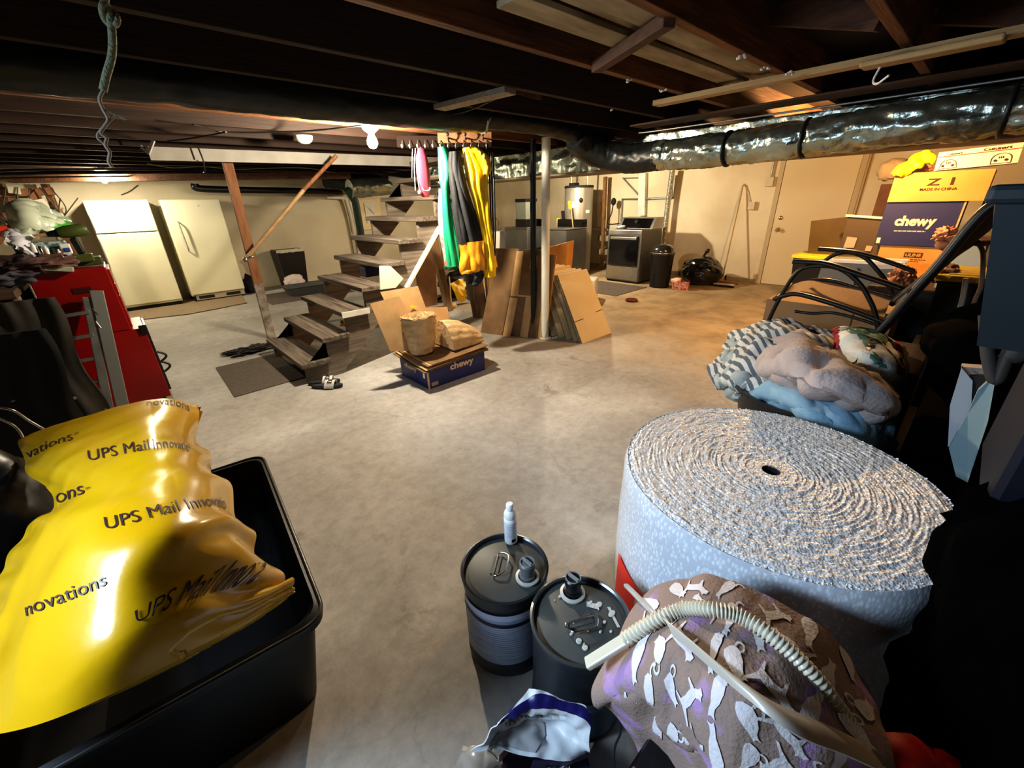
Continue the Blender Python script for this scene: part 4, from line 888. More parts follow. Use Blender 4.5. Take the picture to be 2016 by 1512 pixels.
# broom, leaning broom stick
br = thing('push_broom', 'push broom head lying on the floor by the door wall', 'broom', (8.1, 3.0, 0))
a = W(1388, 556, z=.04); c = W(1446, 562, z=.04)
MB().beam(a, c, .08, .035, bev=.006).build('block', mat('broom_tan', (.5, .38, .26), .7), br)
MB().beam(a+Vector((-.02, 0, -.035)), c+Vector((-.02, 0, -.035)), .07, .06).build('bristles', blackm, br)
MB().tube([W(1428, 552, z=.06), W(1429, 542, z=.15)], .016, 10).build('handle_socket', blackm, br, 50)
bs_ = thing('broom_stick', 'long thin wooden broom handle leaning on the door wall', 'broom', W(1416, 545, z=0))
MB().tube([W(1421, 553, x=8.2), W(1463, 364, x=8.55)], .013, 10).build('stick', wood('stick_w', (.55, .40, .2), (.45, .32, .15), 'z', .5), bs_, 50)
MB().beam(W(1405, 552, x=8.25), W(1452, 560, x=8.25), .05, .03).build('floor_squeegee', mat('sq_red', (.2, .05, .04), .6), bs_)
# electrical boxes
for i, (px, py, s, lab, up_) in enumerate([(1480, 405, .11, 'grey switch box on the door wall beside the broom handle', 0), (1516, 358, .12, 'grey metal box with conduit beside the door', 1)]):
    p = W(px, py, x=XW-.03); t = thing('electrical_box', lab, 'electrical box', p)
    MB().obox(p, (.06, s, s*1.2), None, .004).build('housing', mat('box_pale', (.62, .56, .42), .5), t)
    if up_: MB().tube([p+Vector((0, 0, .05)), Vector((p.x, p.y, 2.05))], .014, 10).build('conduit', alum, t, 50)
    else: MB().tube(spline([p+Vector((0, .02, -.06)), p+Vector((0, .03, .0)), W(1470, 372, x=XW-.02), W(1463, 362, x=XW-.02)], 16), .008, 8).build('cord', mat('pale_cord', (.6, .52, .38), .6), t, 60)
# washers, tub and tank
X0 = 6.55
for (ya, yb, pxs, lab) in [(5.55, 6.22, 0, 'dark grey washing machine behind the poles'), (6.62, 7.35, 1, 'dark grey top-load washer left of the poles')]:
    t = thing('washing_machine', lab, 'washing machine', (X0+.3, (ya+yb)/2, 0))
    MB().box((X0, ya, .03), (X0+.66, yb, .97), .015).build('body', darksteel, t)
    MB().box((X0-.006, ya-.004, .972), (X0+.66, yb+.004, 1.0), .01).build('top_lid', steel, t)
    MB().box((X0+.5, ya, 1.0), (X0+.66, yb, 1.15), .01).build('control_console', blackg, t)
    MB().box((X0+.02, ya+.03, 0), (X0+.6, yb-.03, .03)).build('plinth', blackm, t)
us = thing('utility_sink', 'white utility sink against the far corner wall', 'sink', (7.0, 8.0, 0))
open_box(MB(), 6.3, 6.95, 7.55, 8.35, .50, .90, .06, .03).build('basin', white, us)
for x, y in ((6.4, 7.65), (6.85, 7.65), (6.4, 8.25), (6.85, 8.25)): MB().tube([(x, y, 0), (x, y, .5)], .02, 10).build('leg', white, us)
MB().tube(spline([(6.9, 7.95, .9), (6.9, 7.95, 1.12), (6.75, 7.95, 1.16), (6.65, 7.95, 1.08)], 14), .014, 8).build('faucet', chrome, us, 60)
aq = thing('glass_tank', 'small glass tank with a black lid on the washer', 'tank', (6.9, 6.7, 1.15))
p = W(1050, 432, x=6.75)
open_box(MB(), 6.62, 6.95, 6.28+.45, 6.28+.75, 1.16, 1.50, 0, .008).build('glass', mat('tank_glass', (.5, .55, .5), .1, trans=.7), aq)
MB().box((6.61, 6.72, 1.5), (6.96, 7.04, 1.56), .004).build('hood', black, aq); MB().box((6.61, 6.72, 1.0), (6.96, 7.04, 1.16), .004).build('base', black, aq)
wh = thing('water_heater', 'tall silver grey water heater beside the washing machines', 'water heater', (7.45, 6.0, 0))
hx, hy = 7.62, 6.12
MB().lathe((hx, hy, 0), [(0, .05), (.30, .05), (.30, 1.74), (0, 1.74)], 48).build('tank', mat('heater_grey', (.42, .40, .36), .35, metal=.6, col2=(.36, .34, .30), ns=2), wh, 40)
MB().lathe((hx, hy, 1.735), [(.305, 0), (.31, .04), (.29, .05), (0, .055)], 48).build('top_cap', blackm, wh, 40)
d = (Vector((0, 0, 0))-Vector((hx, hy, 0))).normalized(); sd = Vector((-d.y, d.x, 0))
def onh(a, z, r=.302): q = d*math.cos(a)+sd*math.sin(a); return Vector((hx, hy, z))+q*r
for a_, z_, w_, h_, m_, nm in [(-.25, 1.42, .12, .11, cream, 'rating_label'), (.25, .98, .22, .08, cream, 'energy_label'), (.7, 1.28, .1, .06, cream, 'small_label')]:
    b = MB(); b.surf(lambda u, v: onh(a_-(u-.5)*w_/.3, z_+(v-.5)*h_, .304), 8, 2); b.build(nm, m_, wh)
MB().blob(onh(.15, 1.5, .31), (.04, .04, .05), 0, 2).build('control_knob', black, wh, 50)
for s in (-.12, .12): MB().tube([(hx+s, hy-s, 1.78), (hx+s, hy-s, 2.08)], .014, 10).build('water_pipe', chrome, wh, 50)
MB().box((hx-.15, hy+.02, 1.79), (hx+.03, hy+.16, 1.84), .01).build('vent_block', blackm, wh)
mp = thing('mop', 'yellow-headed mop handle leaning against the water heater', 'mop', W(1135, 520, z=0))
q0 = W(1123, 378+20, x=7.05); q1 = W(1136, 520, x=7.0)
MB().tube([q0, q1], .012, 10).build('handle', mat('mop_stick', (.35, .22, .1), .5), mp, 50)
MB().beam(W(1121, 396, x=7.03), W(1123, 412, x=7.03), .05, .04, bev=.006).build('yellow_grip', yellow, mp)
tag(MB().beam(W(1108, 415, x=7.1), W(1111, 448, x=7.1), .07, .05, bev=.01).build('cordless_vacuum', black), 'black handheld vacuum hanging beside the water heater', 'vacuum')
tag(MB().beam(W(1099, 430, x=7.1), W(1100, 448, x=7.1), .05, .05, bev=.004).build('yellow_bottle', yellow), 'small yellow bottle left of the black handheld vacuum', 'bottle')
# wall piping and dryer hose behind
fh = thing('dryer_hose', 'ribbed silver dryer hose running up the door wall', 'hose', W(1308, 478, x=8.35))
a = W(1307, 480, x=8.4); c = W(1324, 336, x=8.4); n = 150
b = MB(); P = spline([a, a.lerp(c, .5)+Vector((0, .015, 0)), c], n); b.tube(P, [.052+.007*math.sin(i*2.1) for i in range(n+1)], 18); b.build('ribbed_tube', mat('hose_foil', (.6, .6, .55), .25, metal=.8), fh, 80)
def wpipe(pts, r, lab, m=alum, x=XW-.04): return tag(MB().tube([W(px, py, x=x) for px, py in pts], r, 10).build('wall_pipe', m, smooth=50), lab, 'pipe', 'pipes on the door wall')
tag(MB().beam(W(1266, 342, x=XW-.06), W(1264, 425, x=XW-.06), .16, .08, up=(1, 0, 0)).build('white_board', whitep), 'white vertical board on the wall behind the dryer', 'board')
wpipe([(1222, 445), (1225, 392), (1262, 392), (1326, 389), (1332, 345)], .02, 'dark grey pipe looping across the wall behind the dryer')
wpipe([(1322, 345), (1320, 392)], .012, 'thin vertical pipe beside the ribbed hose')
wpipe([(1226, 350), (1262, 390)], .014, 'thin diagonal pipe left of the white board')
wpipe([(1228, 351), (1268, 350)], .012, 'thin level pipe above the diagonal pipe')
wpipe([(1160, 452), (1196, 452)], .03, 'short white pipe between water heater and dryer', pvc)
tag(MB().beam(W(1192, 348, x=8.3), Vector((8.3, W(1190, 445, x=8.3).y, 0)), .07, .06, up=(1, 0, 0)).build('rusty_post', mat('rust', (.24, .12, .04), .8, col2=(.14, .08, .03), ns=12)), 'rusty brown vertical strip between water heater and dryer', 'post')
tag(MB().tube(spline([W(1208, 395, x=8.3), W(1204, 420, x=8.2), W(1196, 440, x=8.0), (7.6, 5.0, 1.05)], 20), .012, 8).blob(W(1208, 397, x=8.3), (.05, .06, .08), 2, 2).build('power_cord', blackm, smooth=60), 'thick black plug and cord above the left side of the dryer', 'cord')
tag(MB().tube([(8.3, 5.35, 1.0), (8.3, 5.35, .55)], .03, 10).tube([(8.3, 5.35, .82), (8.1, 5.45, .8)], .02, 8).build('valve_pipe', darkmetal, smooth=50), 'dark valve pipe left of the grey dryer', 'pipe')
for i, z in enumerate((.32, .62)): tag(MB().box((8.35, 5.1, z), (XW, 6.1, z+.12), .004).build('wall_ledge', mat('ledge', (.34, .30, .22), .9, col2=(.25, .22, .16), ns=7)), ['lower', 'upper'][i]+' concrete ledge on the wall left of the dryer', 'ledge')
tag(MB().hexa([(6.0, 3.95, 0), (7.0, 3.95, 0), (7.0, 5.0, 0), (6.0, 5.0, 0)], [(6.0, 3.95, .008), (7.0, 3.95, .008), (7.0, 5.0, .008), (6.0, 5.0, .008)]).build('floor_mat', matm), 'brown ribbed mat on the floor in front of the dryer', 'mat')
p = W(1243, 593, z=0)
tag(MB().lathe(p, [(0, 0), (.085, 0), (.10, .02), (.095, .035), (.075, .035), (.07, .018), (0, .018)], 28).build('pet_bowl', mat('dark_red', (.14, .03, .02), .5), smooth=40), 'small dark red dish on the floor in front of the dryer', 'bowl')
pk = thing('paper_pack', 'white wrapped pack of paper rolls behind the cream cartons', 'pack', W(1150, 560, z=0))
q = Vector((5.35, 4.15, 0))
MB().obox(q+Vector((.15, .05, .17)), (.42, .34, .34), Matrix.Rotation(.5, 3, 'Z'), .03).build('film_wrap', mat('wrap_white', (.75, .73, .66), .35, coat=.3, bump=.4, bs=20), pk, 50)
MB().lathe(q+Vector((.12, .1, .341)), [(0, 0), (.045, 0), (.045, .002), (0, .002)], 20).build('roll_core', blackm, pk)
ob = thing('orange_carton', 'plain orange-brown carton behind the white pole', 'box', (4.7, 4.7, 0))
p0 = W(1052, 510, x=4.9); 
MB().prism([WP(x, y, (4.75, 4.6, 0), (1, .4, 0)) for x, y in [(1066, 620), (1062, 492), (1117, 477), (1108, 600)]], (.3, .12, 0)).build('carton', orangec, ob)

# ================================================================== RIGHT SIDE: CARTON STACK
def carton(name, x, y0, y1, z0, z1, depth, m, label, cat='box', tilt=0):
    t = thing(name, label, cat, (x+depth/2, (y0+y1)/2, z0))
    MB().box((x, y0, z0), (x+depth, y1, z1), .004).build('carton_body', m, t); return t
XB = 6.0
RT = (0, -1, 0); UPV = (0, 0, 1)
# table behind that carries the stack
tbl = thing('folding_table', 'cream topped table under the carton stack', 'table', (6.3, .3, 0))
MB().box((5.85, -.55, .62), (6.75, .85, .655), .006).build('table_top', cream, tbl)
for x in (5.93, 6.67):
    for y in (-.47, .77): MB().tube([(x, y, 0), (x, y, .62)], .02, 10).build('leg', darkmetal, tbl)
t1 = carton('shipping_carton', XB, .17, .72, .657, .985, .42, orangec, 'plain orange-brown carton printed ULINE, lowest of the stack')
flat = lambda s, y, z, h, w, m, t, x=XB, bold=.02: flat_text(s, (x, y, z), RT, UPV, m, t, height=h, width=w, bold=bold, off=.003)
MB().box((XB-.002, .37, .875), (XB, .51, .925)).build('logo_block', inkb, t1)
flat_text('ULINE', (XB-.002, .50, .885), RT, UPV, mat('logo_or', (.7, .36, .1), .7), t1, height=.030, width=.12, bold=.03, off=.002)
def fine_lines(y, z, h, w, n, m, par, x):
    b = MB(); cur = 0; r9 = random.Random(n)
    while cur < w:
        l = r9.uniform(.012, .035); l = min(l, w-cur); b.box((x-.0015, y-cur-l, z), (x, y-cur, z+h)); cur += l+.006
    o_ = b.build('fine_print', m, par); o_['kind'] = 'stuff'
fine_lines(.535, .852, .007, .2, 3, inkb, t1, XB); fine_lines(.49, .834, .006, .11, 4, inkb, t1, XB)
t2 = carton('shipping_carton', XB-.02, .20, .775, .987, 1.40, .42, mat('blue_dim', (.02, .022, .10), .6), 'dark blue printed carton reading chewy, middle of the stack')
flat_text('chewy', (XB-.02, .665, 1.15), RT, UPV, mat('print_or', (.85, .62, .42), .6), t2, height=.125, width=.31, bold=.045, off=.003)
fine_lines(.65, 1.125, .009, .24, 5, MATS['print_or'], t2, XB-.02)
MB().box((XB-.022, .735, 1.005), (XB-.02, .765, 1.06)).build('corner_label', MATS['print_or'], t2)
MB().box((XB-.024, .198, .99), (XB-.018, .212, 1.40)).build('corner_edge', kraft, t2)
t3 = carton('shipping_carton', XB-.04, .09, .775, 1.402, 1.665, .45, mat('yellow_kraft', (.66, .33, .085), .75, col2=(.60, .29, .07), ns=4), 'wide golden carton printed Z I MADE IN CHINA, on the blue carton')
flat_text('Z', (XB-.04, .52, 1.545), RT, UPV, inkb, t3, height=.06, width=.095, bold=.02, off=.003)
flat_text('I', (XB-.04, .355, 1.545), RT, UPV, inkb, t3, height=.065, width=.022, bold=.02, off=.003)
flat_text('MADE IN CHINA', (XB-.04, .555, 1.50), RT, UPV, inkb, t3, height=.024, width=.26, bold=.02, off=.003)
t4 = thing('toaster_box', 'white printed toaster box tilted on top of the carton stack', 'box', (6.1, .35, 1.667))
rot = Matrix.Rotation(.10, 3, 'X')
o4 = Vector((XB-.02, .50, 1.672)); R4 = Vector((0, -math.cos(.06), math.sin(.06))); U4 = Vector((0, math.sin(.06), math.cos(.06)))
L4, H4 = .52, .155
MB().prism([o4, o4+R4*L4, o4+R4*L4+U4*H4, o4+U4*H4], (.28, 0, 0)).build('box_body', cream, t4)
b4 = lambda x, y, off=.002: o4+R4*x+U4*y+Vector((-off, 0, 0))
MB().prism([b4(0, .110), b4(L4, .110), b4(L4, .117), b4(0, .117)], (-.001, 0, 0)).build('red_stripe', mat('stripe_red', (.5, .06, .03), .6), t4)
flat_text('Cuisinart', b4(.29, .122), R4, U4, inkb, t4, height=.024, width=.17, bold=.02, off=.002)
flat_text('Cuisinart', b4(.06, .122), R4, U4, inkb, t4, height=.018, width=.10, bold=.02, off=.002)
for ox, s in ((.35, 1), (.02, .85)):
    b = MB()
    ar = [(math.cos(PI*k/10)*.06*s+.065+ox, .035+math.sin(PI*k/10)*.06*s) for k in range(11)]
    out = [(ox+.005, .01)]+[(ox+.065-.06*s*math.cos(PI*k/12), .045+.045*s*math.sin(PI*k/12)) for k in range(13)]+[(ox+.125, .01)]
    b.tube([b4(x, y, .003) for x, y in out], .0025, 5, closed=True)
    for ex in (.03, .095): b.tube([b4(ox+ex, .035, .003), b4(ox+ex, .035, .006)], .010, 10)
    for k in range(3): b.tube([b4(ox+.05+.012*k, .05, .003), b4(ox+.05+.012*k, .065, .003)], .0025, 5)
    b.build('toaster_drawing', inkb, t4)
gy = patch([[W(1760, 345, x=5.98), W(1790, 315, x=6.0), W(1812, 303, x=6.05), W(1838, 303, x=6.1)], [W(1768, 347, x=5.95), W(1800, 322, x=5.95), W(1820, 312, x=6.0), W(1836, 312, x=6.05)], [W(1778, 347, x=5.95), W(1805, 333, x=5.95), W(1822, 322, x=6.0), W(1832, 325, x=6.05)]], .03, 12, 5)
tag(MB().surf(gy, 30, 20, .02).build('yellow_garment', mat('neon_yellow', (.95, .85, .01), .6), smooth=60), 'bright yellow crumpled garment stuffed in the open golden carton', 'garment')
tag(MB().blob(W(1815, 335, x=6.05), (.06, .08, .05), 4, 3, .4).build('brown_cloth', mat('brown_cl', (.25, .12, .08), .8), smooth=60), 'brown crumpled cloth between the yellow garment and toaster box', 'cloth')
for i, (y0, y1, z1, x, lb) in enumerate([(-.06, .10, 1.40, 6.35, 'dark brown carton behind the right side of the stack'), (.74, .98, 1.58, 6.75, 'dark brown wooden board standing left behind the stack')]):
    tag(MB().box((x, y0, .66 if i == 0 else 0), (x+.05, y1, z1), .004).build(['back_carton', 'standing_board'][i], mat('dk_brown', (.10, .045, .02), .8, col2=(.07, .03, .015), ns=5)), lb, ['box', 'board'][i])
tag(MB().blob((6.7, .9, 1.72), (.08, .14, .12), 3, 3, .3).build('grey_bundle', mat('grey_bundle', (.3, .24, .16), .9), smooth=60), 'tan cloth bundle on the standing board', 'bundle')
# black totes with yellow lids
def tote(x, y0, y1, z, h, lab, yl=yellow, d=.5):
    t = thing('storage_tote', lab, 'storage tote', (x+d/2, (y0+y1)/2, z), 'black storage totes with yellow lids')
    MB().hexa([(x+.03, y0+.03, z), (x+d-.03, y0+.03, z), (x+d-.03, y1-.03, z), (x+.03, y1-.03, z)], [(x, y0, z+h-.03), (x+d, y0, z+h-.03), (x+d, y1, z+h-.03), (x, y1, z+h-.03)]).build('bin_body', black, t)
    b = MB().box((x-.02, y0-.02, z+h-.04), (x+d+.02, y1+.02, z+h), .008).box((x+.04, y0+.04, z+h-.002), (x+d-.04, y1-.04, z+h+.006), .003); b.build('lid', yl, t); return t
tote(6.35, .90, 1.58, 0, .395, 'black tote with a yellow lid, lower of the two left of the stack')
tote(6.35, .90, 1.58, .402, .395, 'black tote with a yellow lid, topmost of the two left of the stack')
tote(4.1, -.25, .13, 0, .42, 'black tote under the tote with the scuffed lid', black, d=.55)
tote(4.1, -.25, .13, .428, .55, 'black tote with a scuffed yellow lid at the right', mat('ochre_lid', (.55, .42, .05), .5, col2=(.35, .24, .03), ns=12), d=.55)
# brown shiny panels on top of the totes
def stand(px, x, m, name, label, cat, ext=(.05, 0, 0), group=None):
    return tag(MB().prism([W(a, c, x=x) for a, c in px], ext).build(name, m), label, cat, group)
glossb = mat('brown_gloss', (.10, .062, .012), .22, coat=.6, col2=(.14, .09, .02), ns=2.5)
stand([(1590, 497), (1597, 435), (1668, 427), (1660, 497)], 6.5, glossb, 'glossy_panel', 'glossy brown film-wrapped panel standing on the yellow tote lid', 'panel', (.06, 0, 0))
ip = thing('insulated_box', 'open white-edged shipping box with a brown side facing out', 'box', W(1700, 500, x=6.2))
pts = [(1650, 500), (1670, 424), (1763, 431), (1730, 505)]
MB().prism([W(a, c, x=6.2) for a, c in pts], (.12, 0, 0)).build('brown_face', mat('brown_face', (.085, .055, .02), .6), ip)
ed = [W(a, c, x=6.19) for a, c in pts]
MB().beam(ed[1]+Vector((0, .02, 0)), ed[2], .03, .022).build('top_edge', cream, ip); MB().beam(ed[2], ed[3], .03, .02).build('side_edge', cream, ip)
stand([(1660, 488), (1668, 466), (1688, 468), (1681, 488)], 6.18, mat('shiplabel', (.38, .32, .22), .6), 'shipping_label', 'pale shipping label on the brown box face', 'label', (.002, 0, 0)).parent = None
stand([(1702, 494), (1706, 483), (1718, 485), (1714, 495)], 6.18, mat('shiplabel', (.38, .32, .22), .6), 'shipping_label', 'tiny pale label right of the shipping label', 'label', (.002, 0, 0))
# white plastic crate with grey translucent windows
wc = thing('white_crate', 'white framed plastic crate with grey panels behind the metal chair', 'crate', W(1690, 600, x=5.4))
cp = [(1600, 575), (1622, 512), (1776, 520), (1748, 592)]
MB().prism([W(a, c, x=5.4) for a, c in cp], (.4, 0, 0)).build('grey_shell', mat('grey_shell', (.22, .23, .21), .4), wc)
e = [W(a, c, x=5.39) for a, c in cp]
for i, (w_, a, c) in enumerate([(.03, e[1], e[2]), (.06, e[2], e[3])]): MB().beam(a, c, .03, w_).build('white_frame', white, wc)
MB().beam(W(1690, 528, x=5.38), W(1676, 585, x=5.38), .012, .012).build('divider_bar', black, wc)
MB().prism([W(a, c, x=5.385) for a, c in [(1716, 508), (1790, 512), (1770, 530), (1718, 530)]], (.05, 0, 0)).build('white_tray', white, wc)
# plush, round light object, white tray at the right
tag(MB().blob(W(1862, 462, x=5.0), (.12, .07, .06), 2, 4, .45, 3).blob(W(1858, 480, x=5.0), (.06, .05, .05), 6, 3, .3).build('pink_bundle', mat('pink_brown', (.52, .26, .15), .7, col2=(.40, .17, .09), ns=10), smooth=60), 'pinkish brown crumpled cloth right of the carton stack', 'cloth')
tag(MB().lathe(W(1957, 445, x=4.9), [(0, .02), (.10, .015), (.12, 0), (.10, -.015), (0, -.02)], 28, Matrix.Rotation(-PI/2, 3, 'Y')).lathe(W(1957, 445, x=4.87), [(.045, 0), (.052, .006), (.045, .012)], 24, Matrix.Rotation(-PI/2, 3, 'Y')).build('round_hat', mat('straw', (.62, .46, .16), .6), smooth=50), 'round straw coloured disc beside the grey bin', 'hat')
stand([(1838, 566), (1868, 470), (1945, 466), (1925, 572)], 5.0, mat('bright_cream', (.9, .84, .6), .5), 'cream_tray', 'bright cream tray standing on edge behind the chair back', 'tray', (.03, 0, 0))
stand([(1862, 468), (1905, 458), (1960, 470), (1958, 480), (1868, 476)], 4.8, mat('brown_shelf', (.30, .12, .06), .7), 'brown_board', 'reddish brown board lying over the bright cream panel', 'board', (.2, 0, 0))
tag(MB().tube(spline([W(1925, 478, x=4.0), W(1935, 500, x=4.0), W(1932, 560, x=4.0), W(1920, 590, x=4.0), W(1905, 640, x=4.0)], 24), .012, 8).blob(W(1930, 478, x=4.0), (.04, .05, .02), 2, 3, .4).build('tan_strap', mat('strap_tan', (.22, .14, .08), .7), smooth=60), 'tan strap hanging in front of the scuffed yellow lid', 'strap')
tag(MB().tube(spline([W(1902, 548, x=3.9), W(1895, 590, x=3.9), W(1885, 620, x=3.9)], 12), .014, 8).build('grey_strap', mat('strap_grey', (.35, .27, .2), .7), smooth=60), 'pale strap hanging below the yellow lid', 'strap')
tag(MB().blob(W(1878, 556, x=4.2), (.06, .04, .04), 1, 3, .3).build('orange_cloth', orangecl, smooth=60), 'small orange cloth left of the scuffed yellow lid tote', 'cloth')
tag(MB().blob(W(1860, 540, x=4.3), (.14, .07, .07), 3, 4, .35, 3).build('brown_bag', mat('brown_bag', (.16, .08, .05), .7, col2=(.3, .17, .12), ns=9), smooth=60), 'brown crumpled bag behind the chair back', 'bag')
tag(MB().blob(W(1775, 548, x=5.0), (.12, .09, .10), 3, 4, .45, 4).build('brown_fur_bundle', mat('fur', (.14, .05, .03), .8, col2=(.35, .18, .1), ns=24), smooth=60), 'brown shaggy bundle between the crate and the chair back', 'bundle')

# carton behind chair
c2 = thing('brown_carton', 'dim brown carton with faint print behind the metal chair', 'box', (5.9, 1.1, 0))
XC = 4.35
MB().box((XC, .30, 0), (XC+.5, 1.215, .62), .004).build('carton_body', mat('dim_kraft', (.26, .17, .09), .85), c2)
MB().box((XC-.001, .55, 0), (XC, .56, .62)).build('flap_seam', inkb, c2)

# metal lounge chair lifted on dark bins
db = thing('dark_bin', 'dark plastic bin under the metal chair', 'bin', (3.7, .4, 0))
MB().box((3.30, .02, 0), (4.05, .92, .50), .02).build('bin_body', black, db)
ch_ = thing('lounge_chair', 'dark metal patio lounge chair with bent arms and tan sling seat', 'chair', (3.6, .5, .5))
XN, XF = 3.42, 3.98
def side(x, pts, r, nm, m=darkmetal, sc_=None):
    P = spline([W(a, c, x=x) for a, c in pts], 36); MB().tube(P, r, 12).build(nm, m, ch_, 60)
def flatbar(x, pts, w, h, nm):
    P = spline([W(a, c, x=x) for a, c in pts], 30); b = MB()
    def f(u, v):
        p = crv(P, u); a = 2*PI*v; return p+Vector((w*math.cos(a), 0, 0))+Vector((0, 0, h*math.sin(a)))
    b.surf(f, 40, 16); b.build(nm, darkmetal, ch_, 60)
flatbar(XN, [(1562, 515), (1590, 516), (1630, 520), (1700, 543), (1740, 556), (1775, 568)], .03, .017, 'arm')
flatbar(XF, [(1612, 490), (1640, 492), (1690, 498), (1750, 516), (1800, 534)], .03, .016, 'arm')
side(XN, [(1505, 652), (1522, 612), (1545, 570), (1570, 535), (1600, 524), (1650, 528), (1690, 556), (1712, 590), (1724, 620), (1730, 655)], .014, 'leg')
side(XF, [(1615, 520), (1640, 503), (1670, 497), (1702, 507), (1728, 533), (1745, 555), (1758, 580)], .014, 'leg')
side(XN, [(1525, 589), (1545, 582), (1570, 579), (1620, 592), (1680, 612), (1738, 634)], .016, 'seat_rail')
side(XN, [(1565, 613), (1600, 617), (1640, 616), (1690, 628), (1728, 640)], .010, 'lower_rail')
side(XF, [(1560, 560), (1600, 552), (1640, 553), (1700, 572), (1752, 586)], .014, 'seat_rail')
MB().tube([W(1525, 589, x=XN), W(1558, 560, x=XF)], .014, 10).build('front_rail', darkmetal, ch_, 60)
side(XN, [(1723, 662), (1760, 622), (1800, 575), (1850, 520), (1900, 458), (1940, 415), (1972, 395)], .028, 'back_post')
side(XF, [(1752, 600), (1790, 570), (1840, 530), (1880, 500), (1925, 470)], .022, 'back_post')
sn = [W(a, c, x=XN-.0) for a, c in [(1530, 586), (1570, 577), (1640, 596), (1738, 632)]]; sf_ = [W(a, c, x=XF) for a, c in [(1556, 560), (1600, 551), (1680, 566), (1754, 588)]]
MB().surf(lambda u, v: crv(sn, u).lerp(crv(sf_, u), v)+Vector((0, 0, -.03*math.sin(PI*v))), 24, 10, .006).build('sling_seat', tan, ch_, 60)
bn_ = [W(a, c, x=XN) for a, c in [(1740, 642), (1850, 520), (1972, 395)]]; bf_ = [W(a, c, x=XF) for a, c in [(1760, 592), (1840, 530), (1925, 470)]]
MB().surf(lambda u, v: crv(bn_, u).lerp(crv(bf_, u), v)+Vector((0, -.03*math.sin(PI*v), 0)), 20, 8, .006).build('sling_back', mat('sling_dark', (.03, .02, .014), .9), ch_, 60)
MB().tube([W(1505, 652, x=XN), W(1505, 652, x=XN)+Vector((.02, 0, -.13))], .014, 8).tube([W(1730, 655, x=XN), W(1730, 655, x=XN)+Vector((.0, 0, -.09))], .014, 8).build('leg_end', darkmetal, ch_, 60)

# ---- laundry basket and heap
lb = thing('laundry_basket', 'black round laundry tub heaped with blankets', 'laundry basket', (2.75, .42, 0))
MB().lathe((2.66, .43, 0), [(0, 0), (.27, 0), (.36, .47), (.385, .48), (.385, .50), (.35, .49), (.26, .03), (0, .03)], 44).build('tub', mat('tub_black', (.012, .012, .014), .4), lb, 40)
def cloth(name, rows, m, label, amp=.02, ns=9, seed=0, th=.02, cat='blanket', nu=60, nv=44):
    R = [[W(a, c, z=z) for a, c, z in r] for r in rows]; f = patch(R, amp, ns, seed)
    b = MB(); b.surf(f, nu, nv, th); o = b.build(name, m, None, 60)
    tag(o, label, cat); return o, f
def stripemat(name, c1, c2, sc_, dist=6):
    m = bpy.data.materials.new(name); m.use_nodes = True; N = m.node_tree.nodes; L = m.node_tree.links
    w_ = N.new('ShaderNodeTexWave'); w_.inputs['Scale'].default_value = sc_; w_.inputs['Distortion'].default_value = dist; w_.inputs['Detail'].default_value = 1; w_.inputs['Detail Scale'].default_value = .7
    tcn = N.new('ShaderNodeTexCoord'); mp_ = N.new('ShaderNodeMapping'); mp_.inputs['Rotation'].default_value = (.3, .5, .9); L.new(tcn.outputs['Object'], mp_.inputs[0]); L.new(mp_.outputs[0], w_.inputs['Vector'])
    r = N.new('ShaderNodeValToRGB'); r.color_ramp.interpolation = 'LINEAR'; r.color_ramp.elements[0].position = .42; r.color_ramp.elements[1].position = .5
    r.color_ramp.elements[0].color = (*c1, 1); r.color_ramp.elements[1].color = (*c2, 1); L.new(w_.outputs['Fac'], r.inputs[0]); L.new(r.outputs[0], N['Principled BSDF'].inputs['Base Color']); N['Principled BSDF'].inputs['Roughness'].default_value = .85
    return m
striped = stripemat('striped_cotton', (.11, .14, .17), (.60, .61, .60), 7, 5)
cloth('striped_sheet', [[(1452, 668, .46), (1500, 645, .58), (1560, 648, .60), (1640, 668, .56), (1665, 700, .5)], [(1432, 690, .45), (1480, 670, .62), (1545, 668, .68), (1620, 690, .64), (1660, 730, .52)], [(1412, 745, .40), (1462, 720, .56), (1520, 715, .62), (1590, 720, .62), (1640, 750, .52)], [(1440, 785, .34), (1478, 770, .48), (1530, 765, .52), (1590, 765, .5), (1630, 770, .46)]], striped, 'grey and white striped sheet bunched at the left of the laundry heap', .05, 8, 1)
cloth('grey_cloth', [[(1408, 750, .40), (1430, 715, .46), (1450, 670, .52), (1465, 690, .50)], [(1425, 765, .38), (1445, 740, .50), (1465, 715, .55), (1480, 720, .50)], [(1445, 790, .34), (1465, 775, .46), (1485, 755, .5), (1500, 750, .46)]], mat('grey_green_sheet', (.30, .36, .37), .85, col2=(.45, .50, .50), ns=10), 'pale grey-blue sheet corner hanging over the left rim of the tub', .04, 12, 4, cat='sheet', nu=36, nv=36)
cloth('blue_sheet', [[(1478, 768, .46), (1520, 752, .54), (1600, 790, .56), (1690, 800, .54), (1752, 822, .46)], [(1480, 788, .44), (1530, 775, .56), (1610, 805, .58), (1700, 822, .54), (1752, 845, .44)], [(1490, 800, .36), (1540, 805, .48), (1620, 838, .50), (1700, 862, .46), (1748, 862, .36)], [(1510, 815, .25), (1560, 830, .3), (1640, 870, .3), (1710, 900, .3), (1750, 890, .25)]], bluecl, 'light blue knitted sheet draped along the front of the laundry heap', .022, 10, 7, cat='sheet')
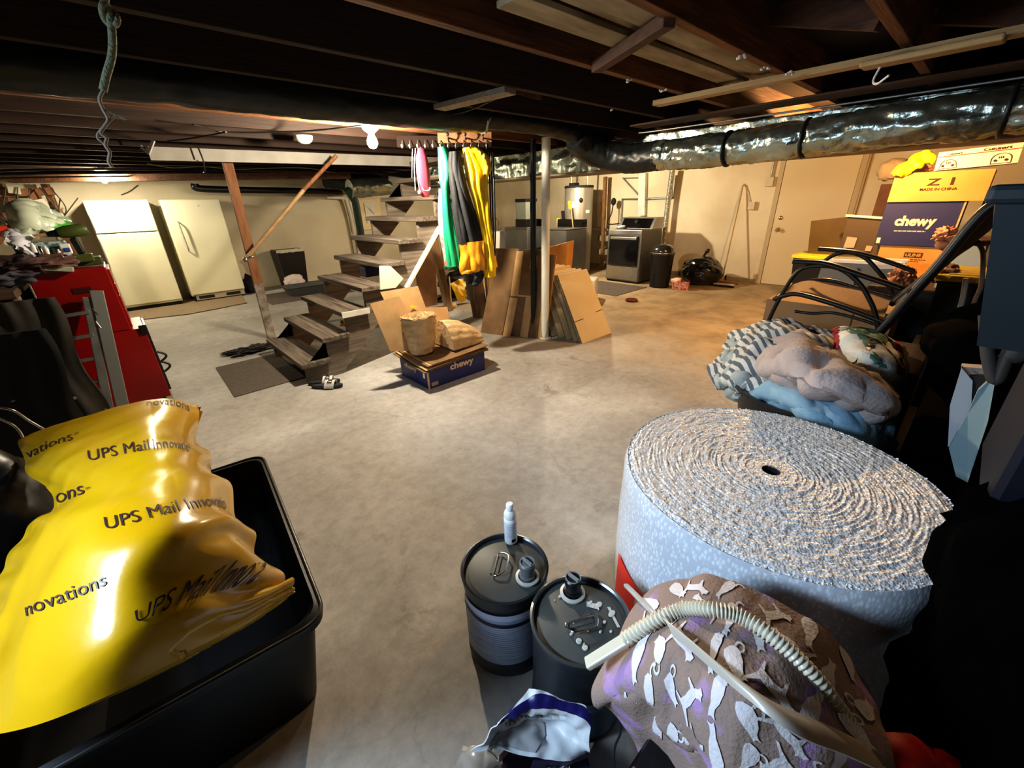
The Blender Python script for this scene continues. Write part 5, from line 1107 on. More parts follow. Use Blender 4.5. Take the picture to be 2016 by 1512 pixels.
o, tf_ = cloth('taupe_blanket', [[(1505, 690, .52), (1580, 668, .60), (1650, 712, .60), (1715, 752, .56), (1745, 790, .5)], [(1494, 712, .58), (1568, 680, .72), (1640, 722, .73), (1712, 765, .68), (1742, 795, .58)], [(1505, 735, .60), (1560, 725, .74), (1628, 755, .76), (1705, 790, .70), (1738, 812, .56)], [(1520, 765, .52), (1570, 775, .58), (1635, 795, .58), (1700, 812, .56), (1735, 820, .48)]], blanket, 'thick taupe fleece blanket rolled across the laundry heap', .035, 7, 2, .03)
go, gf = cloth('patterned_blanket', [[(1632, 668, .50), (1662, 652, .58), (1720, 662, .60), (1772, 690, .50)], [(1634, 682, .58), (1668, 664, .70), (1720, 676, .70), (1774, 704, .58)], [(1645, 712, .58), (1682, 708, .70), (1728, 718, .70), (1770, 738, .56)], [(1665, 745, .48), (1700, 752, .52), (1735, 760, .52), (1762, 768, .44)]], whitecl, 'white knitted blanket with green zigzag and dark red stripe', .014, 9, 3, .03)
def onsurf(f, off, th=0):
    def g(u, v):
        e = .01; p = f(u, v); n = (f(min(u+e, 1), v)-f(max(u-e, 0), v)).cross(f(u, min(v+e, 1))-f(u, max(v-e, 0)))
        n = n.normalized() if n.length > 1e-12 else Vector((0, 0, 1))
        if n.z < 0: n = -n; return p+n*(off+th)
        return p+n*off
    return g
def decal(f, polys, name, m, parent, off=.003, sub=.03, th=0):
    b = MB(); g = onsurf(f, off, th)
    for P in polys:
        tri = geometry.tessellate_polygon([[Vector((x, y, 0)) for x, y in P]])
        t_ = bmesh.new(); vs = [t_.verts.new((x, y, 0)) for x, y in P]
        for q in tri:
            try: t_.faces.new([vs[i] for i in q])
            except ValueError: pass
        for _ in range(6):
            es = [e_ for e_ in t_.edges if e_.calc_length() > sub]
            if not es: break
            bmesh.ops.subdivide_edges(t_, edges=es, cuts=1); bmesh.ops.triangulate(t_, faces=t_.faces)
        mp_ = {v: b.bm.verts.new(g(min(max(v.co.x, 0), 1), min(max(v.co.y, 0), 1))) for v in t_.verts}
        for fc in t_.faces:
            try: b.bm.faces.new([mp_[v] for v in fc.verts])
            except ValueError: pass
        t_.free()
    me = bpy.data.meshes.new(name); b.bm.to_mesh(me); b.bm.free(); me.polygons.foreach_set('use_smooth', [True]*len(me.polygons)); return link(name, me, m, parent)
def zig(u0, u1, n, amp, v0=0, v1=1):
    L_ = [(u0+(amp if k % 2 else 0), v0+(v1-v0)*k/n) for k in range(n+1)]; Q = [(u1-(amp if k % 2 else 0), v0+(v1-v0)*k/n) for k in range(n, -1, -1)]; return L_+Q
decal(gf, [[(.16, 0), (.27, 0), (.27, 1), (.16, 1)], [(.86, 0), (.93, 0), (.93, 1), (.86, 1)]], 'red_stripe', redk, go, th=.03)
tri_ = []
def dia(cx_, cy_, w_, h_, n=6):
    P = []
    for q in range(4):
        a = [(cx_, cy_-h_), (cx_+w_, cy_), (cx_, cy_+h_), (cx_-w_, cy_)]; p0 = a[q]; p1 = a[(q+1) % 4]
        for k in range(n):
            t = k/n; x = p0[0]+(p1[0]-p0[0])*t; y = p0[1]+(p1[1]-p0[1])*t; P.append((x, y)); P.append((x+(p1[0]-p0[0])/n, y))
    return P
decal(gf, [dia(.56, .26, .25, .32), dia(.56, .86, .22, .26), ], 'green_motif', greenk, go, th=.03)
decal(gf, [dia(.56, .2, .05, .07, 3), dia(.56, .52, .05, .08, 3), dia(.56, .38, .04, .04, 2)], 'dark_motif', ink, go, .005, th=.03)

# ================================================================== FOREGROUND: PAILS
def pail(x, y, lab, capcol, lblang, spout_a, handle_a, full):
    t = thing('metal_pail', lab, 'pail', (x, y, 0), 'round dark pails with spouts'); R = .146; H = .37
    MB().lathe((x, y, 0), [(0, .004), (R-.004, .004), (R, .012), (R, .03), (R-.003, .035), (R-.003, H-.05), (R, H-.04), (R, H-.004), (R+.004, H), (R+.002, H+.004), (R-.006, H+.002), (R-.008, H-.012)], 64).build('body', pailm, t, 35)
    MB().lathe((x, y, H-.012), [(R-.007, 0), (R-.02, .002), (R-.024, .004), (0, .004)], 56).build('lid', paillid, t, 35)
    MB().lathe((x, y, H), [(R-.007, .001), (R-.002, .006), (R+.005, .004), (R+.004, -.004)], 64).build('rim', mat('pail_rim', (.05, .06, .07), .3, metal=.5) if not full else mat('pail_rim2', (.16, .17, .17), .3, metal=.7), t, 60)
    # label wrapped on the side
    z0, z1, a0, a1 = full and (.03, .20, -.55, .8) or (.075, .315, -1.35, 1.35)
    c0 = math.atan2(-y, -x)+lblang
    lm = labelb if not full else mat('label_dim', (.06, .10, .18), .4, col2=(.13, .19, .30), ns=9)
    S = lambda u, v: (x+(R+.0012)*math.cos(c0+a0+(a1-a0)*u), y+(R+.0012)*math.sin(c0+a0+(a1-a0)*u), z0+(z1-z0)*v)
    b = MB(); b.surf(S, 48, 4); lo_ = b.build('paper_label', lm, t, 60)
    S2 = lambda u, v: Vector((x+(R+.0022)*math.cos(c0+a0+(a1-a0)*u), y+(R+.0022)*math.sin(c0+a0+(a1-a0)*u), z0+(z1-z0)*v))
    if not full:
        b = MB(); b.surf(lambda u, v: S2(u, .80+.035*math.sin(PI*u)*-1+v*.07), 40, 2); b.build('dark_band', navy, lo_)
        b = MB(); b.surf(lambda u, v: S2(u, .90+v*.10), 40, 2); b.build('pale_band', mat('lab_pale', (.50, .55, .72), .5), lo_)
        b = MB()
        for k in range(15):
            vv = .74-.042*k; u0 = .2+.02*(k % 3); u1 = .78-.05*((k*7) % 4)
            b.surf(lambda u, v: S2(u0+(u1-u0)*u, vv+.012*v), 20, 1)
        b.build('fine_print', mat('lab_print', (.55, .62, .75), .5), lo_)
        b = MB(); b.surf(lambda u, v: S2(.74+.07*u, .06+.10*v), 6, 1); b.build('code_block', navy, lo_)
    else:
        b = MB(); b.surf(lambda u, v: S2(.08+.84*u, .78+.1*v), 40, 2); b.build('pale_band', mat('lab_pale2', (.16, .22, .32), .5), lo_)
    # spout
    sx_, sy_ = x+.088*math.cos(spout_a), y+.088*math.sin(spout_a); zl = H-.008
    MB().lathe((sx_, sy_, zl), [(.030, 0), (.040, .003), (.040, .009), (.031, .012), (.030, 0)], 32).build('spout_flange', mat('flange', (.5, .5, .45), .4), t, 50)
    o = MB().lathe((sx_, sy_, zl), [(0, .0), (.027, .0), (.027, .02), (.023, .022), (.023, .045), (.026, .047), (.026, .066), (.022, .070), (0, .070)], 28).build('screw_cap', capcol, t, 40)
    b = MB().tube([Vector((sx_, sy_, zl+.073))+Vector((.023*math.cos(a_), .023*math.sin(a_), .0)) for a_ in [2*PI*k/20 for k in range(20)]], .002, 6, closed=True).box((sx_-.004, sy_-.02, zl+.07), (sx_+.004, sy_+.02, zl+.078)); b.build('pull_ring', mat('ringm', (.25, .27, .28), .3), o, 60)
    # wire bail handle on the lid
    hx_, hy_ = x-.02*math.cos(spout_a), y-.02*math.sin(spout_a); ca, sa = math.cos(handle_a), math.sin(handle_a)
    def hp(u, v, w): return Vector((hx_+u*ca-v*sa, hy_+u*sa+v*ca, H-.008+w))
    pts = [hp(-.046, .014, .008), hp(-.05, 0, .010), hp(-.038, -.022, .016), hp(-.022, -.028, .018), hp(.022, -.028, .018), hp(.038, -.022, .016), hp(.05, 0, .010), hp(.046, .014, .008)]
    MB().tube(spline(pts, 28), .0028, 8).tube([hp(-.046, .014, .006), hp(.046, .014, .006)], .0028, 8).build('wire_handle', chrome, t, 60)
    MB().obox(hp(0, .012, .001), (.078, .030, .006), Matrix.Rotation(handle_a, 3, 'Z'), .002).build('handle_plate', paillid, t)
    return t
p1 = pail(.665, .802, 'dark pail with a pale blue label and a white bottle on its lid', mat('cap_grey', (.13, .14, .145), .45), .1, -1.25, .65, False)
p2 = pail(.702, .503, 'dark pail nearer the camera with a black cap and white paint splashes', black, .35, .95, -.50, True)
b = MB()
for k in range(16):
    a_ = R_.uniform(0, 6.28); r_ = R_.uniform(.01, .03) if k < 5 else R_.uniform(.02, .11); cx_ = .69-.02; cy_ = .46
    q = Vector((.702+r_*math.cos(a_), .503+r_*math.sin(a_), .3645)) if k > 7 else W([1205, 1140, 1152, 1180, 1168, 1125, 1150, 1190][k], [1208, 1262, 1275, 1190, 1195, 1248, 1268, 1225][k], z=.3645)
    s = R_.uniform(.002, .005) if k > 3 else .009
    b.lathe(q, [(0, .0022), (s*.8, .0018), (s, 0)], 10, sx=1+.8*R_.random(), sy=1)
b.surf(lambda u, v: W(1195+20*u+6*v, 1195+40*u, z=.3648)+Vector((0, 0, .0006*math.sin(9*u))), 8, 3); b.surf(lambda u, v: W(1155+24*u, 1184+10*v+6*u, z=.3648), 6, 3)
b.build('paint_splashes', mat('splash', (.55, .56, .52), .7), p2)['kind'] = 'stuff'
bt = thing('squeeze_bottle', 'slim white plastic bottle standing on the back edge of the pail lid', 'bottle', (.73, .90, .37))
bx_, by_ = W(1006, 1062, z=.374).x, W(1006, 1062, z=.374).y
MB().lathe((bx_, by_, .368), [(0, 0), (.021, 0), (.0235, .004), (.0235, .108), (.021, .112), (.0225, .118), (.0225, .130), (.019, .14), (.012, .146), (0, .146)], 28).build('bottle_body', white, bt, 40)
MB().lathe((bx_, by_, .368), [(.0125, .145), (.0135, .147), (.0135, .170), (.011, .173), (0, .173)], 24).build('cap', mat('white_cap', (.85, .85, .84), .45), bt, 40)
ca_ = math.atan2(-by_, -bx_)
b = MB(); b.surf(lambda u, v: (bx_+.0241*math.cos(ca_+(u-.5)*2.6), by_+.0241*math.sin(ca_+(u-.5)*2.6), .378+.09*v), 20, 2); lb_ = b.build('label', mat('lab_wb', (.62, .66, .72), .4), bt, 60)
b = MB(); b.surf(lambda u, v: (bx_+.0245*math.cos(ca_+.1+u*.7), by_+.0245*math.sin(ca_+.1+u*.7), .382+.014*v), 8, 1); b.build('dark_text_block', ink, lb_)
b = MB()
for k in range(8): b.surf(lambda u, v: (bx_+.0245*math.cos(ca_-.6+u*(1.1-.1*(k % 3))), by_+.0245*math.sin(ca_-.6+u*(1.1-.1*(k % 3))), .404+.007*k+.002*v), 8, 1)
b.build('fine_print', mat('fp_grey', (.3, .34, .4), .5), lb_)

# ================================================================== BUBBLE WRAP ROLL
bw = thing('bubble_wrap_roll', 'huge upright roll of bubble wrap with a dark core hole', 'bubble wrap', (1.5, .30, 0))
RX, RY, RR, RH = 1.505, .285, .51, .60
def bubmat(name, base, polar):
    m = bpy.data.materials.new(name); m.use_nodes = True; N = m.node_tree.nodes; L = m.node_tree.links; b = N['Principled BSDF']
    b.inputs['Roughness'].default_value = .32; b.inputs['Coat Weight'].default_value = .5; b.inputs['Coat Roughness'].default_value = .12
    b.inputs['Subsurface Weight'].default_value = .25; b.inputs['Subsurface Radius'].default_value = (.05, .05, .05)
    tcn = N.new('ShaderNodeTexCoord'); v = N.new('ShaderNodeTexVoronoi'); v.inputs['Scale'].default_value = 95 if not polar else 130
    mp_ = N.new('ShaderNodeMapping'); L.new(tcn.outputs['Object'], mp_.inputs[0]); mp_.inputs['Scale'].default_value = (1, 1, .55) if not polar else (1, 1, .3); L.new(mp_.outputs[0], v.inputs['Vector'])
    r = N.new('ShaderNodeValToRGB'); r.color_ramp.elements[0].position = .1; r.color_ramp.elements[1].position = .55
    c = base; r.color_ramp.elements[0].color = (min(1, c[0]*1.25), min(1, c[1]*1.25), min(1, c[2]*1.25), 1); r.color_ramp.elements[1].color = (c[0]*.86, c[1]*.86, c[2]*.88, 1)
    L.new(v.outputs['Distance'], r.inputs[0]); L.new(r.outputs[0], b.inputs['Base Color'])
    bp = N.new('ShaderNodeBump'); bp.inputs['Strength'].default_value = .5 if polar else .10; bp.inputs['Distance'].default_value = .006; L.new(v.outputs['Distance'], bp.inputs['Height']); L.new(bp.outputs[0], b.inputs['Normal'])
    return m
wrapside = bubmat('wrap_side', (.70, .76, .84), 0); wraptop = bubmat('wrap_top', (.80, .80, .80), 1)
def rr_(a, z): return RR+.006*noise.noise(Vector((math.cos(a)*2, math.sin(a)*2, z*3)))+.0025*math.sin(a*150)*.4
b = MB(); b.surf(lambda u, v: (RX+rr_(2*PI*u, v)*math.cos(2*PI*u)*(1-.02*(v > .97)), RY+rr_(2*PI*u, v)*math.sin(2*PI*u)*(1-.02*(v > .97)), .004+v*(RH-.004)), 300, 16); b.build('outer_wrap', wrapside, bw, 60)
def topf(u, v):
    a = 2*PI*u; r = .03+(RR*.985-.03)*v
    sp = noise.noise(Vector((math.cos(a)*r*60, math.sin(a)*r*60, 0)))*.004+noise.noise(Vector((r*160, a*r*14, 3)))*.005
    return (RX+r*math.cos(a), RY+r*math.sin(a), RH+sp*min(1, v*8)-.012*max(0, (v-.95)/.05)+.004)
b = MB(); b.surf(topf, 420, 150); b.surf(lambda u, v: (RX+.03*math.cos(2*PI*u), RY+.03*math.sin(2*PI*u), RH+.004-.25*v), 30, 2); b.build('layered_end', wraptop, bw, 180)
MB().lathe((RX, RY, RH-.02), [(0, -.2), (.028, -.2), (.028, .02)], 24).build('core_hole', blackm, bw)
# thousands of film edges and bubbles catching the light on the end of the roll
b = MB()
for k in range(15000):
    v = math.sqrt(R_.uniform(.006, .955)); r = RR*v; a = R_.uniform(0, 2*PI); L_ = R_.uniform(.003, .009)/max(r, .05); h_ = R_.uniform(.002, .0065); z0 = RH-.002; tl_ = R_.uniform(-.005, .005)
    A = Vector((RX+r*math.cos(a), RY+r*math.sin(a), z0)); B_ = Vector((RX+r*math.cos(a+L_), RY+r*math.sin(a+L_), z0)); M_ = Vector((RX+(r+.003)*math.cos(a+L_/2), RY+(r+.003)*math.sin(a+L_/2), z0))
    o_ = Vector((math.cos(a)*tl_, math.sin(a)*tl_, h_))
    vs = [b.bm.verts.new(p) for p in (A, M_, B_, B_+o_*.7, M_+o_, A+o_*.7)]
    b.bm.faces.new((vs[0], vs[1], vs[4], vs[5])); b.bm.faces.new((vs[1], vs[2], vs[3], vs[4]))
me = bpy.data.meshes.new('film_edges'); b.bm.to_mesh(me); b.bm.free(); fe = link('film_edges', me, mat('film_glint', (.97, .97, .98), .5, coat=.15, spec=.5, sss=.5), bw); fe['kind'] = 'stuff'
# red printed label on the near lower side
c0 = math.atan2(W(1225, 1180, z=.05).y-RY, W(1225, 1180, z=.05).x-RX)
b = MB(); b.surf(lambda u, v: (RX+(RR+.008)*math.cos(c0+.12+(u-.5)*.55), RY+(RR+.008)*math.sin(c0+.12+(u-.5)*.55), .01+v*.21), 30, 4); b.build('red_label', mat('label_red2', (.85, .02, .01), .4), bw, 60)
b = MB(); b.surf(lambda u, v: (RX+(RR+.0095)*math.cos(c0+.17+(u-.0)*.25), RY+(RR+.0095)*math.sin(c0+.17+u*.25), .02+v*.15), 20, 3); b.build('white_label_area', mat('lab_pinkw', (.75, .62, .58), .5), bw, 60)

# ================================================================== FLEECE-COVERED STACK, HOSE
bb = thing('black_case', 'black zipped case under the printed fleece', 'case', (.62, .05, 0))
MB().box((.42, -.20, 0), (.86, .20, .42), .03).build('case_body', black, bb)
tp_ = spline([W(1218, 1400, z=.33), W(1222, 1440, z=.30), W(1210, 1475, z=.26), W(1212, 1530, z=.2)], 40)
b = MB()
for k in range(0, 40): b.obox(tp_[k], (.006, .003, .003), Matrix.Rotation(.8, 3, 'Z'))
b.tube(tp_, .0012, 6); b.build('zipper', mat('zip', (.10, .10, .11), .3, metal=.8), bb)
def fleecemat():
    m = mat('fleece_taupe', (.32, .235, .20), .95, col2=(.42, .27, .50), ns=13, nd=2, ramp=(.56, .66), bump=.35, bs=140); return m
FR = [[(1238, 1222, .48), (1300, 1165, .58), (1365, 1148, .63), (1430, 1155, .66), (1510, 1180, .66), (1600, 1245, .62), (1690, 1340, .5)],
      [(1222, 1290, .48), (1290, 1235, .62), (1365, 1215, .67), (1430, 1222, .70), (1510, 1260, .70), (1610, 1330, .66), (1722, 1430, .5)],
      [(1178, 1372, .42), (1265, 1330, .60), (1335, 1300, .67), (1410, 1320, .71), (1500, 1370, .72), (1620, 1430, .66), (1760, 1500, .48)],
      [(1232, 1432, .34), (1290, 1420, .50), (1350, 1410, .60), (1420, 1430, .66), (1510, 1470, .66), (1640, 1530, .60), (1800, 1600, .42)],
      [(1275, 1520, .20), (1320, 1530, .36), (1380, 1540, .48), (1450, 1560, .56), (1540, 1590, .56), (1680, 1650, .5), (1850, 1720, .38)],
      [(1300, 1640, .05), (1350, 1650, .2), (1400, 1670, .34), (1480, 1690, .42), (1580, 1720, .42), (1720, 1780, .36), (1900, 1850, .28)]]
FRW = [[W(a, c, z=z) for a, c, z in r] for r in FR]
def ffold(u, v): return .005*math.sin(u*22+v*7+2*noise.noise(Vector((u*4, v*4, 0))))*(1-.5*v)+.012*(1-abs(2*((u*3.1+v*1.3) % 1)-1))
ff = patch(FRW, .006, 8, 5, ffold)
b = MB(); b.surf(ff, 130, 110, .008); fl_ = b.build('cat_print_fleece', fleecemat(), None, 70)
tag(fl_, 'taupe fleece blanket printed with white cat shapes, draped in the near foreground', 'blanket')
# cat silhouettes
def catA(s=1):   # sitting cat with curled tail
    body = [(0, 0), (.10, -.02), (.2, 0), (.24, .1), (.22, .25), (.16, .36), (.15, .42), (.17, .50), (.13, .47), (.08, .47), (.04, .51), (.03, .42), (0, .33), (-.04, .2), (-.04, .08)]
    return body
def catB():      # walking cat
    return [(0, 0), (.03, 0), (.06, .14), (.2, .16), (.34, .13), (.36, 0), (.39, 0), (.41, .16), (.5, .22), (.58, .23), (.56, .31), (.5, .34), (.48, .38), (.45, .33), (.38, .29), (.2, .31), (.06, .30), (-.04, .42), (-.10, .50), (-.13, .47), (-.07, .38), (0, .22)]
def catC():      # stretched long cat
    return [(0, 0), (.08, -.04), (.16, 0), (.2, .14), (.19, .32), (.15, .46), (.16, .55), (.2, .62), (.13, .60), (.09, .64), (.07, .56), (.06, .44), (.01, .3), (-.03, .14)]
def tail(cx_, cy_, r, a0, a1, w=.018):
    n = 12; o = [(cx_+(r+w)*math.cos(a0+(a1-a0)*k/n), cy_+(r+w)*math.sin(a0+(a1-a0)*k/n)) for k in range(n+1)]
    i_ = [(cx_+(r-w)*math.cos(a0+(a1-a0)*k/n), cy_+(r-w)*math.sin(a0+(a1-a0)*k/n)) for k in range(n, -1, -1)]; return o+i_
polys = []
gi = 0
for j in range(7):
    for i in range(9):
        gi += 1
        if R_.random() < .04: continue
        cu = (i+.5+.4*(j % 2)+R_.uniform(-.12, .12))/9.4; cv = (j+.5+R_.uniform(-.1, .1))/7
        th = R_.uniform(-.8, .8)+(PI if R_.random() < .3 else 0); S_ = .20; asp = 1.15
        k_ = gi % 3; P = [catA(), catB(), catC()][k_]; ox = [.1, .25, .08][k_]; oy = [.22, .18, .3][k_]; T = [tail(.27, .04, .07, -2.6, 1.9), None, tail(.22, -.05, .08, 2.2, 5.4)][k_]
        for Q in (P, T):
            if not Q: continue
            R2 = []
            for x, y in Q:
                x -= ox; y -= oy; X_ = x*math.cos(th)-y*math.sin(th); Y_ = x*math.sin(th)+y*math.cos(th); R2.append((cu+X_*S_*.95, cv+Y_*S_*asp))
            if min(q[0] for q in R2) > .003 and max(q[0] for q in R2) < .997 and min(q[1] for q in R2) > .003 and max(q[1] for q in R2) < .997: polys.append(R2)
decal(ff, polys, 'cat_print', mat('cat_white', (.74, .71, .74), .95, bump=.3, bs=140), fl_, .0025, .02, th=.008)
# ribbed hose and clear flat tubes on top
hz = [W(a, c, z=z) for a, c, z in [(1232, 1258, .60), (1290, 1222, .665), (1345, 1200, .70), (1400, 1200, .735), (1460, 1215, .74), (1530, 1262, .735), (1600, 1330, .70), (1660, 1410, .62), (1700, 1470, .56)]]
ho = thing('ribbed_hose', 'clear ribbed plastic hose curving over the printed fleece', 'hose', hz[0])
n = 260; P = spline(hz, n)
MB().tube(P, [.0135+.0028*(1 if (i % 4) < 2 else -1) for i in range(n+1)], 16).build('ribbed_tube', tubem, ho, 80)
MB().beam(W(1155, 1308, z=.52), W(1240, 1255, z=.605), .028, .016, bev=.004).build('flat_end', tubem, ho)
tag(MB().beam(W(1232, 1152, z=.50), W(1290, 1210, z=.63), .014, .010, bev=.003).beam(W(1290, 1210, z=.635), W(1310, 1228, z=.66), .012, .01).build('clear_straw', mat('clear_plastic', (.8, .8, .78), .15, trans=.5), smooth=50), 'thin clear plastic strip sticking out above the fleece', 'strip')
fp = [W(a, c, z=z) for a, c, z in [(1312, 1232, .70), (1350, 1262, .72), (1440, 1338, .755), (1540, 1410, .76), (1640, 1452, .70), (1720, 1490, .62)]]
b = MB(); FP = spline(fp, 40); b.surf(lambda u, v: crv(fp, u)+Vector((.008, .014, 0))*(v-.5)*3.0+Vector((0, 0, .003*math.sin(PI*v)*2)), 40, 6, .004)
tag(b.build('flat_tube', mat('flat_tube', (.50, .46, .40), .35, coat=.3), smooth=60), 'long flat cream plastic strip lying across the fleece', 'strip')
tag(MB().surf(patch([[W(1735, 1462, z=.5), W(1790, 1468, z=.48), W(1860, 1500, z=.44)], [W(1700, 1490, z=.5), W(1780, 1500, z=.5), W(1860, 1540, z=.44)], [W(1690, 1560, z=.45), W(1780, 1590, z=.45), W(1880, 1640, z=.4)]], .015, 12), 30, 24, .02).build('red_cloth', mat('red_cloth', (.55, .01, .01), .6), smooth=60), 'bright red cloth in the lower right corner beside the fleece', 'cloth')

# ================================================================== WHITE AND BLUE PAPER BAG
pb_ = thing('paper_sack', 'torn white and navy paper sack with an open top', 'sack', (.4, .43, 0))
PB = [[W(a, c, z=z) for a, c, z in r] for r in [
    [(1042, 1358, .36), (1075, 1362, .36), (1110, 1378, .35), (1150, 1388, .34), (1160, 1410, .33)],
    [(1005, 1400, .345), (1050, 1385, .345), (1095, 1392, .34), (1140, 1408, .33), (1163, 1440, .31)],
    [(960, 1440, .33), (1010, 1430, .28), (1070, 1425, .27), (1130, 1440, .28), (1166, 1468, .28)],
    [(925, 1478, .32), (980, 1478, .29), (1050, 1492, .27), (1110, 1495, .25), (1160, 1478, .24)]]]
whb = mat('sack_white', (.62, .68, .74), .45, col2=(.55, .58, .60), ns=7, bump=.4, bs=14)
pf = patch(PB, .012, 16, 3)
b = MB(); b.surf(pf, 50, 40, .003); b.build('torn_top', whb, pb_, 60)
decal(pf, [[(0, .30), (.2, .10), (.45, .12), (.75, .12), (1, .04), (1, .20), (.75, .30), (.45, .30), (.2, .34), (0, .62)]], 'navy_band', mat('navy_print', (.012, .010, .11), .4), pb_, .002, th=.003)
decal(pf, [[(.12, .55), (.42, .42), (.55, .8), (.5, .97), (.12, .97)]], 'grey_inside', mat('grey_inside', (.30, .30, .31), .7), pb_, .003, th=.003)
PS = [[W(a, c, z=z) for a, c, z in r] for r in [
    [(1050, 1494, .27), (1110, 1497, .25), (1158, 1482, .24)], [(1040, 1530, .20), (1100, 1535, .18), (1158, 1520, .16)], [(1030, 1620, .02), (1100, 1640, .02), (1160, 1630, .02)]]]
pf2 = patch(PS, .006, 12, 2); b = MB(); b.surf(pf2, 30, 24, .003); b.build('printed_side', mat('navy_side', (.02, .012, .06), .45), pb_, 60)
b = MB(); g_ = onsurf(pf2, .0035, .003); text_on(b, 'KER', lambda x, y: g_(.25+x*6, .35-y*7), height=.03, width=.075, bold=.03)
me = bpy.data.meshes.new('lettering'); b.bm.to_mesh(me); b.bm.free(); link('lettering', me, mat('pale_letters', (.6, .6, .68), .5), pb_)
tag(MB().surf(patch([[W(910, 1478, z=.25), W(940, 1468, z=.28), W(985, 1475, z=.28)], [W(905, 1500, z=.2), W(940, 1500, z=.26), W(990, 1505, z=.24)], [W(905, 1560, z=.05), W(940, 1560, z=.1), W(990, 1565, z=.1)]], .02, 14, 2), 30, 24, .01).build('clear_wrap', mat('beige_film', (.42, .36, .30), .3, coat=.5, col2=(.25, .18, .12), ns=9), smooth=60), 'crumpled beige plastic film left of the torn paper sack', 'wrap')
MB().box((.33, .33, .0), (.50, .50, .16), .02).build('sack_bottom', mat('navy_side', (.02, .012, .06), .45), pb_)

# ================================================================== LEFT FOREGROUND: TOTE AND MAILER SACK
tt = thing('black_tub', 'large black open plastic tub under the yellow mailer sack', 'tub', (-.15, 1.4, 0))
rim = [W(515, 900, z=.45), W(628, 1192, z=.45)]
dv = (rim[0]-rim[1]).normalized(); C0 = rim[0]; C1 = rim[1]-dv*.05; sdv = Vector((-dv.y, dv.x, 0))
C3 = C0+sdv*.72; C2 = C1+sdv*.72
def rnd(cs, r=.07, n=6):
    out = []
    for i in range(4):
        p = cs[i]; a = (cs[i-1]-p).normalized(); c = (cs[(i+1) % 4]-p).normalized()
        for k in range(n+1):
            t = k/n; out.append((p+a*r)*(1-t)**2+p*2*t*(1-t)+(p+c*r)*t*t)
    return out
cs = [C0, C1, C2, C3]; cen = (C0+C1+C2+C3)/4
def loop(k, z, off=0): return [Vector((q.x, q.y, z)) for q in rnd([cen+(c-cen)*k+(c-cen).normalized()*off for c in cs])]
def loft(b, loops):
    R__ = [[b.bm.verts.new(p) for p in l] for l in loops]; n = len(loops[0])
    for A, B in zip(R__, R__[1:]):
        for i in range(n): b.bm.faces.new((A[i], A[(i+1) % n], B[(i+1) % n], B[i]))
    return R__
b = MB(); R__ = loft(b, [loop(.80, 0), loop(.97, .43), loop(.97, .43, .03), loop(.97, .455, .035), loop(.96, .46, .01), loop(.94, .44), loop(.78, .015)]); b.bm.faces.new(R__[0][::-1]); b.bm.faces.new(R__[-1])
b.build('tub_shell', mat('tub_soft', (.005, .005, .0055), .45, spec=.3), tt, 45)
b = MB(); b.tube(loop(.97, .457, .03), .006, 8, closed=True); b.build('rim_edge', mat('tub_rim', (.035, .035, .036), .35), tt, 60)
# mailer sack
mg = thing('mailer_sack', 'big glossy yellow poly sack printed UPS Mail Innovations', 'mailer sack', (-.15, 1.5, .5))
BR = [[(40, 868, .66), (120, 836, .72), (200, 812, .76), (290, 790, .78), (345, 786, .78), (384, 800, .74)],
      [(56, 925, .70), (130, 905, .80), (220, 885, .84), (300, 868, .86), (360, 858, .82), (392, 868, .74)],
      [(112, 985, .74), (170, 965, .84), (250, 945, .88), (330, 930, .88), (385, 922, .84), (425, 935, .74)],
      [(58, 1040, .72), (140, 1020, .86), (240, 1005, .90), (340, 985, .90), (415, 975, .84), (455, 985, .72)],
      [(14, 1110, .68), (110, 1090, .84), (220, 1075, .90), (340, 1050, .90), (440, 1038, .82), (492, 1065, .68)],
      [(-20, 1190, .66), (90, 1180, .81), (220, 1165, .86), (350, 1135, .83), (470, 1120, .75), (545, 1142, .62)],
      [(-60, 1300, .64), (80, 1290, .77), (220, 1265, .81), (360, 1220, .78), (480, 1180, .70), (572, 1154, .61)],
      [(-140, 1470, .60), (60, 1430, .70), (200, 1372, .73), (330, 1305, .72), (450, 1238, .67), (576, 1166, .59)]]
BW = [[W(a, c, z=z) for a, c, z in r] for r in BR]
def bfold(u, v):
    e = max(0, (u-.62)/.38); w1 = .014*e*math.sin(v*38+3*noise.noise(Vector((u*3, v*5, 1))))
    return w1+.006*math.exp(-((u-.03)/.05)**2)*math.sin(v*50)
bf = patch(BW, .005, 5, 8, bfold)
b = MB(); b.surf(bf, 150, 150, .004); b.build('sack_face', yellowbag, mg, 80)
BCEN = sum((p for r in BW for p in r), Vector())/sum(len(r) for r in BW)+Vector((0, .25, 0))
def undf(u, v):
    p = bf(u, v); k = (math.sin(PI*min(max(u, 0), 1))*math.sin(PI*min(max(v, 0), 1)))**.6 if 0 < u < 1 and 0 < v < 1 else 0
    q = p+(BCEN-p)*.22*k; q.z = p.z-.30*k; return q
b = MB(); b.surf(undf, 70, 70); b.build('sack_back', yellowbag, mg, 80)
b = MB(); c = BW[0][5]
for k in range(4): b.prism([c+Vector((-.015, .01, .0)), c+Vector((.012+.008*(k % 2), .0+.01*k, -.015*k)), c+Vector((-.01, .0, -.02-.02*k))], (.001, .002, 0))
b.build('gathered_corner', mat('amber', (.55, .27, .004), .3, coat=.5), mg)
